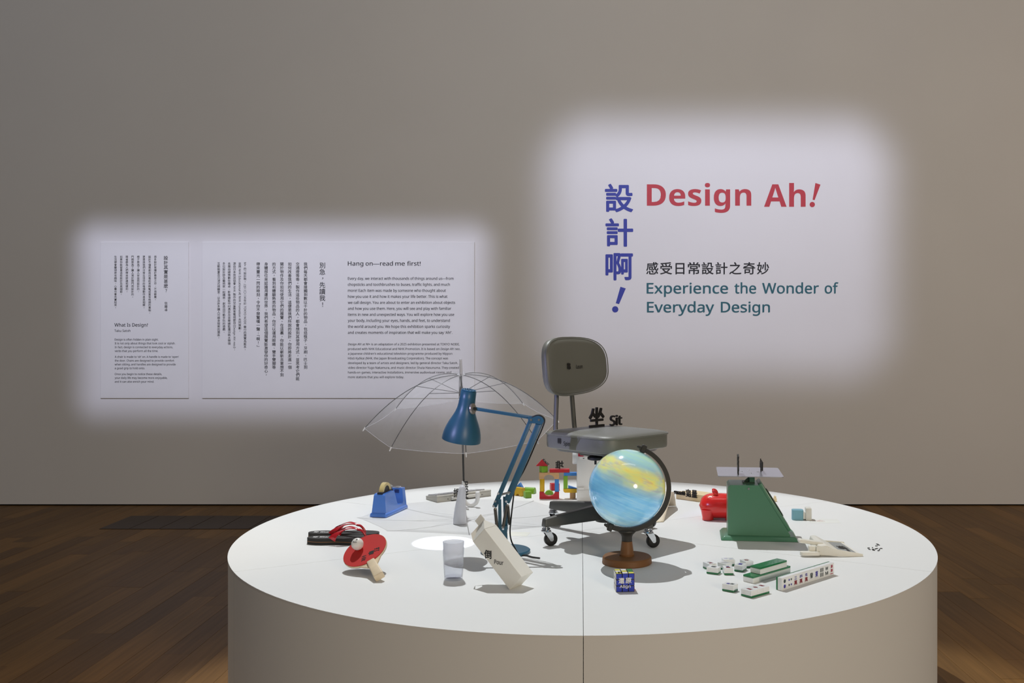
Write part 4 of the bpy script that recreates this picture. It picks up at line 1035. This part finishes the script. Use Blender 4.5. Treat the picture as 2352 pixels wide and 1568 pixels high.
mb = MB(); letter(mb, '秤', (0, 0, 0), (0, 1, 0), (0, 0, 1), w=.075, h=.078, fit=True, bold=.02, depth=.0035)
tag(mb.build('standing_character', LETTER_M, None, Tr(.6015, 3.615, zt) @ Rz(-6), smooth=0), 'black character seen edge-on, the taller one on the scale plate', 'letters')
mb = MB(); letter(mb, 'Weigh', (0, 0, 0), (0, 1, 0), (0, 0, 1), w=.11, h=.048, fit=True, bold=.02, depth=.0035)
tag(mb.build('standing_word', LETTER_M, None, Tr(.6985, 3.645, zt) @ Rz(-6), smooth=0), 'black word seen edge-on, the shorter one on the scale plate', 'letters')

# ------------------------------------------------------------------ stamp lying on its side, and its print
st0 = tp(1838, 1194.5)
stp = thing('rubber_stamp', 'small blue and white self-inking stamp lying on its side', 'stamp', Tr(*st0) @ Rz(-6))
MB().prism([(-.030, -.002), (.010, -.002), (.014, .004), (.014, .030), (.006, .038), (-.026, .038), (-.033, .030), (-.033, .004)], .0, .042, bevel=.003, seg=2).build('cap', mat('stamp_blue', (118, 172, 190), .45), stp)
MB().box((.016, .018, .019), (.018, .030, .030), bevel=.001).build('neck', mat('stamp_white', (220, 219, 212), .5), stp)
MB().box((.0355, .018, .026), (.024, .042, .052), bevel=.0025, seg=2).build('housing', mat('stamp_white', (220, 219, 212), .5), stp)
MB().box((.0472, .018, .026), (.0012, .034, .042)).build('ink_face', mat('ink_face', (70, 72, 74), .6), stp)
rest(stp)
pp = tp(1893, 1196)
pr_ = thing('paper_slip', 'off-white paper slip with a faint red stamp print', 'paper', Tr(pp.x, pp.y, T) @ Rz(-4))
MB().box((0, 0, .0003), (.125, .085, .0003)).build('sheet', mat('paper_cream', (231, 232, 228), .7), pr_)
mk = MB()
for a, b_ in (((-.045, .004), (-.020, -.012)), ((-.032, -.006), (-.012, .012)), ((-.02, .012), (.002, -.01)), ((-.03, -.010), (-.006, -.008))):
    mk.tube([(a[0], a[1], .0006), (b_[0], b_[1], .0006)], .0006, 4)
mk.build('red_print', mat('print_red', (224, 176, 170), .7), pr_)
pp = tp(1190, 1226)
MBn = MB().box((0, 0, .0003), (.085, .075, .0003)).build('paper_slip', mat('paper_note', (234, 234, 224), .7), None, Tr(pp.x, pp.y, T) @ Rz(-8)); tag(MBn, 'pale yellow paper slip beside the lamp stem', 'paper')
pp = tp(1781.5, 1152); MBn = MB().box((0, 0, .008), (.012, .03, .016), bevel=.002).box((0, .0, .02), (.008, .02, .01), bevel=.001).build('wooden_seal', PINE, None, Tr(pp.x, pp.y + .015, T)); tag(MBn, 'tiny wooden piece peeking out behind the scale', 'wood piece')

# ------------------------------------------------------------------ dustpan with brush clip
IV = mat('dustpan_ivory', (232, 229, 218), .4)
dp = thing('dustpan', 'small ivory dustpan with a grey lettered inside', 'dustpan', Tr(.93, 3.50, T))
# floor of the pan: open edge on the right, front wall towards the camera
fl = [(-.072, -.105), (.075, -.098), (.062, .105), (-.060, .100)]
MB().prism(fl, .001, .004, bevel=.0008).build('pan_floor', IV, dp)
gy = MB().add([(.010, -.064, .0068), (.064, -.070, .0047), (.054, .098, .0047), (.006, .098, .0068)], [(0, 1, 2, 3)]).build('grey_inside', mat('dustpan_grey', (150, 152, 150), .6), dp, smooth=0)
lt = MB(); letter(lt, '掃', (.018, .03, .0076), (0, -1, -.0), (1, 0, -.035), w=.05, h=.03, fit=True, bold=.02); letter(lt, 'Sweep', (.036, .0, .0068), (0, -1, 0), (1, 0, -.035), w=.055, h=.016, fit=True, bold=.02)
lt.build('sweep_lettering', LETTER_M, gy, smooth=0, recalc=False)
fw = [(-.088 + .165 * k / 14, -.112 - .006 * sin(pi * k / 14)) for k in range(15)]
def wall(path, h0_, h1_, th=.004):
    m_ = MB(); nn = len(path); vs = []
    for i, (x, y) in enumerate(path):
        t = i / (nn - 1); h = h0_ + (h1_ - h0_) * t; lift = .010 * (1 - t) ** 2
        vs += [(x, y, lift * .6 + .0008), (x, y + th, lift * .6 + .0008), (x, y + th, h), (x, y, h)]
    fs = []
    for i in range(nn - 1):
        for j in range(4): a, b2 = i * 4 + j, i * 4 + (j + 1) % 4; fs.append((a, b2, b2 + 4, a + 4))
    fs += [(3, 2, 1, 0), tuple((nn - 1) * 4 + j for j in range(4))]
    return m_.add(vs, fs)
wall(fw, .040, .009).build('front_wall', IV, dp)
wall([(x * .94 - .004, -y - .012) for x, y in fw], .016, .006).build('rear_wall', IV, dp)
MB().hexa([(-.085, -.110, .009), (.016, -.106, .0042), (.010, .100, .0042), (-.066, .100, .006), (-.080, -.108, .037), (-.050, -.106, .038), (-.046, .094, .034), (-.062, .096, .032)], bevel=.004, seg=3).build('hood', IV, dp)
MB().box((0, 0, 0), (.092, .030, .014), bevel=.006, seg=3).build('handle', IV, dp, Tr(-.098, -.060, .0405) @ Rz(4) @ Ry(9))
MB().box((0, 0, 0), (.030, .022, .022), bevel=.002).build('clip', IV, dp, Tr(-.098, -.092, .0235))
MB().prism([(x - .112, y - .112) for x, y in rrect(.036, .013, .012, 5)], .006, .0175, bevel=.002).build('lower_handle', IV, dp)
rest(dp)

# ------------------------------------------------------------------ black scraps on the right
scr = MB().box((0, 0, .0012), (.0085, .003, .0024)).mesh('paper_scrap', LETTER_M)
for k, (px, py, a) in enumerate(((2015, 1250, -40), (2018, 1252, -35), (2013, 1254, 10), (1995, 1259, 20), (1997, 1262, -60), (2004, 1258, 75), (2005, 1262, 15), (2007, 1264, -30), (2011, 1261, 35), (2014, 1260, 20), (2018, 1265, 25), (2020, 1262, 60), (2024, 1260, -10))):
    p = tp(px, py); tag(inst('letter_scrap', scr, None, Tr(p.x, p.y, T + .0002) @ Rz(a)), 'tiny black scrap scattered to the right of the dustpan', 'scrap', 'black scraps by the dustpan')

# ------------------------------------------------------------------ mahjong tiles
TW, TH, TD = .0294, .0395, .0218
TWH = mat('tile_white', (238, 240, 240), .22, var=.01, **{'Coat Weight': .3}); TGR = mat('tile_green', (16, 118, 66), .18, var=.06, nscale=60, **{'Coat Weight': .3})
MJ = {'b': mat('tile_blue', (62, 52, 160), .5), 'r': mat('tile_red', (140, 36, 52), .5), 'g': mat('tile_dark', (44, 58, 54), .5), 'k': mat('tile_grey', (150, 152, 150), .5), 'm': mat('tile_crimson', (178, 42, 74), .5), 'e': mat('tile_green_ink', (22, 84, 52), .5)}
tile_me = MB().box((0, 0, .0058 + (TD - .0058) / 2), (TW, TH, TD - .0058), bevel=.0007, seg=1).mesh('mahjong_tile', TWH)
tback_me = MB().box((0, 0, .0029), (TW, TH, .0058), bevel=.0007, seg=1).mesh('tile_back', TGR)
def tile(M, label, prints=(), group='mahjong tiles'):
    """prints: (text, colour, cx, cy, w, h) in tile units of its face"""
    o = tag(inst('mahjong_tile', tile_me, None, M), label, 'mahjong tile', group)
    inst('tile_back', tback_me, o)
    for txt, c, cx, cy, w, h in prints:
        mb = MB()
        if txt == 'dot': mb.add([(cx * TW + w * TW / 2 * cos(2 * pi * k / 20), cy * TH + h * TH / 2 * sin(2 * pi * k / 20), TD + .0002) for k in range(20)], [tuple(range(20))])
        elif txt == 'bar': mb.add([(cx * TW + sx * w * TW / 2, cy * TH + sy * h * TH / 2, TD + .0002) for sx, sy in ((-1, -1), (1, -1), (1, 1), (-1, 1))], [(0, 1, 2, 3)])
        else: letter(mb, txt, (cx * TW, cy * TH, TD + .0002), (1, 0, 0), (0, 1, 0), w=w * TW * .9, h=h * TH * .9, fit=True, center=True, bold=.03)
        mb.build('marking', MJ[c], o, smooth=0, recalc=False)
    return o
# standing row
ra = 43.3; q0 = tp(1796, 1357); rd = Vector((cos(radians(ra)), sin(radians(ra)), 0)); fn = Vector((rd.y, -rd.x, 0))
faces = [('two green and blue dots', [('dot', 'g', 0, .2, .40, .3), ('dot', 'b', 0, -.2, .40, .3)]),
         ('four small dots', [('dot', 'b', -.2, .2, .22, .17), ('dot', 'g', .2, .2, .22, .17), ('dot', 'g', -.2, -.2, .22, .17), ('dot', 'b', .2, -.2, .22, .17)]),
         ('a blue three over a dark red character', [('三', 'b', 0, .2, .5, .28), ('萬', 'r', 0, -.17, .6, .40)]), ('a blue four over a dark red character', [('四', 'b', 0, .2, .5, .24), ('萬', 'r', 0, -.17, .6, .40)]), ('a blue five over a dark red character', [('伍', 'b', 0, .2, .5, .28), ('萬', 'r', 0, -.17, .6, .40)]),
         ('a dark green character', [('發', 'g', 0, 0, .62, .5)]), ('a single blue character', [('東', 'b', 0, 0, .6, .55)]),
         ('six dark bars in two rows', [('bar', 'g', x, y, .14, .32) for x in (-.24, 0, .24) for y in (-.19, .19)]),
         ('two zigzag dark green marks', [('W', 'g', 0, .19, .62, .3), ('M', 'g', 0, -.19, .62, .3)]),
         ('two crimson characters', [('摸', 'm', 0, .24, .44, .3), ('牌', 'm', 0, -.10, .44, .3), ('bar', 'm', 0, -.36, .55, .06)])]
for k, (nm, prn) in enumerate(faces):
    c = q0 + rd * (TW * (k + .5) + .0001 * k) - fn * TD + Vector((0, 0, TH / 2 + .0002))
    tile(frame(c, rd, Vector((0, 0, 1)), fn), 'upright mahjong tile showing ' + nm + ' in the standing row', prn)
# face-down stack, two layers
q1 = tp(1730, 1340); ord_ = ('first', 'second', 'third', 'fourth', 'fifth', 'sixth', 'seventh')
pd = Vector((-rd.y, rd.x, 0))
for k in range(7):
    c = q1 + rd * (TW * (k + .5)) + pd * (TH / 2) + Vector((0, 0, TD + .0002))
    tile(frame(c, rd, -pd, Vector((0, 0, -1))), 'face-down green-backed tile, %s from the left in the lower row of the stack' % ord_[k])
for k in range(5):
    c = q1 + rd * (.038 + TW * (k + .5)) + pd * (TH / 2) + Vector((0, 0, 2 * TD + .0006))
    tile(frame(c, rd, -pd, Vector((0, 0, -1))), 'face-down green-backed tile, %s from the left in the upper row of the stack' % ord_[k])
# three in a row, face up
q2 = tp(1725.5, 1374); ra2 = 41; r2 = Vector((cos(radians(ra2)), sin(radians(ra2)), 0)); p2 = Vector((-r2.y, r2.x, 0))
for k, (ch, nm) in enumerate((('六萬', 'nearest'), ('中', 'middle'), ('萬', 'furthest'))):
    c = q2 + r2 * (TW * (k + .5)) + p2 * (TH / 2) + Vector((0, 0, .0002))
    tile(frame(c, r2, p2, Vector((0, 0, 1))), 'face-up tile with a dark red character, %s of the three pushed together' % nm, [('萬' if ch != '中' else '中', 'r', 0, -.02, .42, .5)])
for (x, y, a, nm, prn) in ((.4615, 2.934, 54, 'face-up tile with blue and green marks left of the three pushed together', [('發', 'b', -.1, .12, .5, .3), ('財', 'g', .05, -.18, .5, .34)]),
                           (.4412, 3.149, 62, 'face-up tile with a black character at the left front of the loose group', [('南', 'g', 0, 0, .55, .5)]),
                           (.4875, 3.1445, 0, 'face-up tile turned end-on with a purple character in the loose group', [('五', 'b', 0, .16, .5, .25), ('萬', 'r', 0, -.16, .55, .34)]),
                           (.536, 3.185, -30, 'face-up tile with a blue character at the right of the loose group', [('東', 'b', 0, 0, .6, .55)]),
                           (.436, 3.206, 25, 'face-up tile with a dark character at the left back of the loose group', [('八', 'g', 0, .16, .5, .25), ('萬', 'r', 0, -.16, .55, .34)]),
                           (.487, 3.206, 40, 'face-up tile with grey bars in the middle of the loose group', [('bar', 'k', x_, 0, .1, .6) for x_ in (-.3, -.1, .1, .3)]),
                           (.507, 3.262, 95, 'face-up tile with two small blue marks at the back of the loose group', [('bar', 'b', .15, .2, .12, .3), ('bar', 'b', -.15, -.2, .12, .3)]),
                           (.566, 3.240, 22, 'face-up tile with a red character at the right back of the loose group', [('中', 'r', 0, 0, .5, .6)])):
    tile(Tr(x, y, T + .0002) @ Rz(a), nm, prn)

# ------------------------------------------------------------------ puzzle cube
pc0 = tp(1436.3, 1359.3); CS = .019
cube = thing('puzzle_cube', 'small twisty puzzle cube with a blue lettered front face', 'puzzle', Tr(pc0.x, pc0.y, T) @ Rz(5))
cub_me = MB().box((0, 0, 0), (CS - .0003,) * 3, bevel=.0014, seg=2).mesh('cubie', mat('cube_black', (20, 20, 22), .4))
PB, PWT, PY, PRD, PGN, PO = mat('sticker_blue', (36, 58, 180), .3), mat('sticker_white', (232, 226, 218), .35), mat('sticker_yellow', (220, 210, 60), .35), mat('sticker_red', (190, 30, 36), .35), mat('sticker_green', (60, 120, 50), .35), mat('sticker_orange', (226, 110, 30), .35)
stk = {m.name: MB().prism(rrect(.0081, .0081, .0012, 3), 0, .0004).mesh('sticker', m) for m in (PB, PWT, PY, PRD, PGN, PO)}
random.seed(3)
for i in range(3):
    for j in range(3):
        for k in range(3):
            if (i, j, k) == (1, 1, 1): continue
            c = inst('cubie', cub_me, cube, Tr((i - 1) * CS, (j + .5) * CS, (k + .5) * CS))
            h = CS / 2 - .0002
            if j == 0: inst('sticker', stk[PB.name], c, Tr(0, -h, 0) @ Rx(90))
            if i == 0: inst('sticker', stk[PWT.name], c, Tr(-h, 0, 0) @ Ry(-90))
            if i == 2: inst('sticker', stk[random.choice((PO, PRD)).name], c, Tr(h, 0, 0) @ Ry(90))
            if k == 2: inst('sticker', stk[(PGN if i == 2 and j else PWT if (i + j) % 2 else PY).name], c, Tr(0, 0, h))
            if j == 2: inst('sticker', stk[random.choice((PGN, PO)).name], c, Tr(0, h, 0) @ Rx(-90))
lt = MB(); yy = -.0009
for s_, x0, x1, z0, z1 in (('還', -.0212, -.0028, .0265, .044), ('原', .0005, .0192, .0265, .044), ('Align', -.0178, .0165, .0105, .0225)):
    letter(lt, s_, (x0, yy, z0), (1, 0, 0), (0, 0, 1), w=x1 - x0, h=z1 - z0, fit=True, bold=.025)
lt.build('align_lettering', mat('white_print', (235, 235, 235), .6), cube, smooth=0, recalc=False)
lt = MB()
for k in range(2): lt.box((-.019 + k * .0075, .006, 3 * CS + .0022), (.0052, .002, .0044)).box((-.019 + k * .0075, .006, 3 * CS + .001), (.002, .006, .002))
lt.build('top_lettering', LETTER_M, cube)
rest(cube)
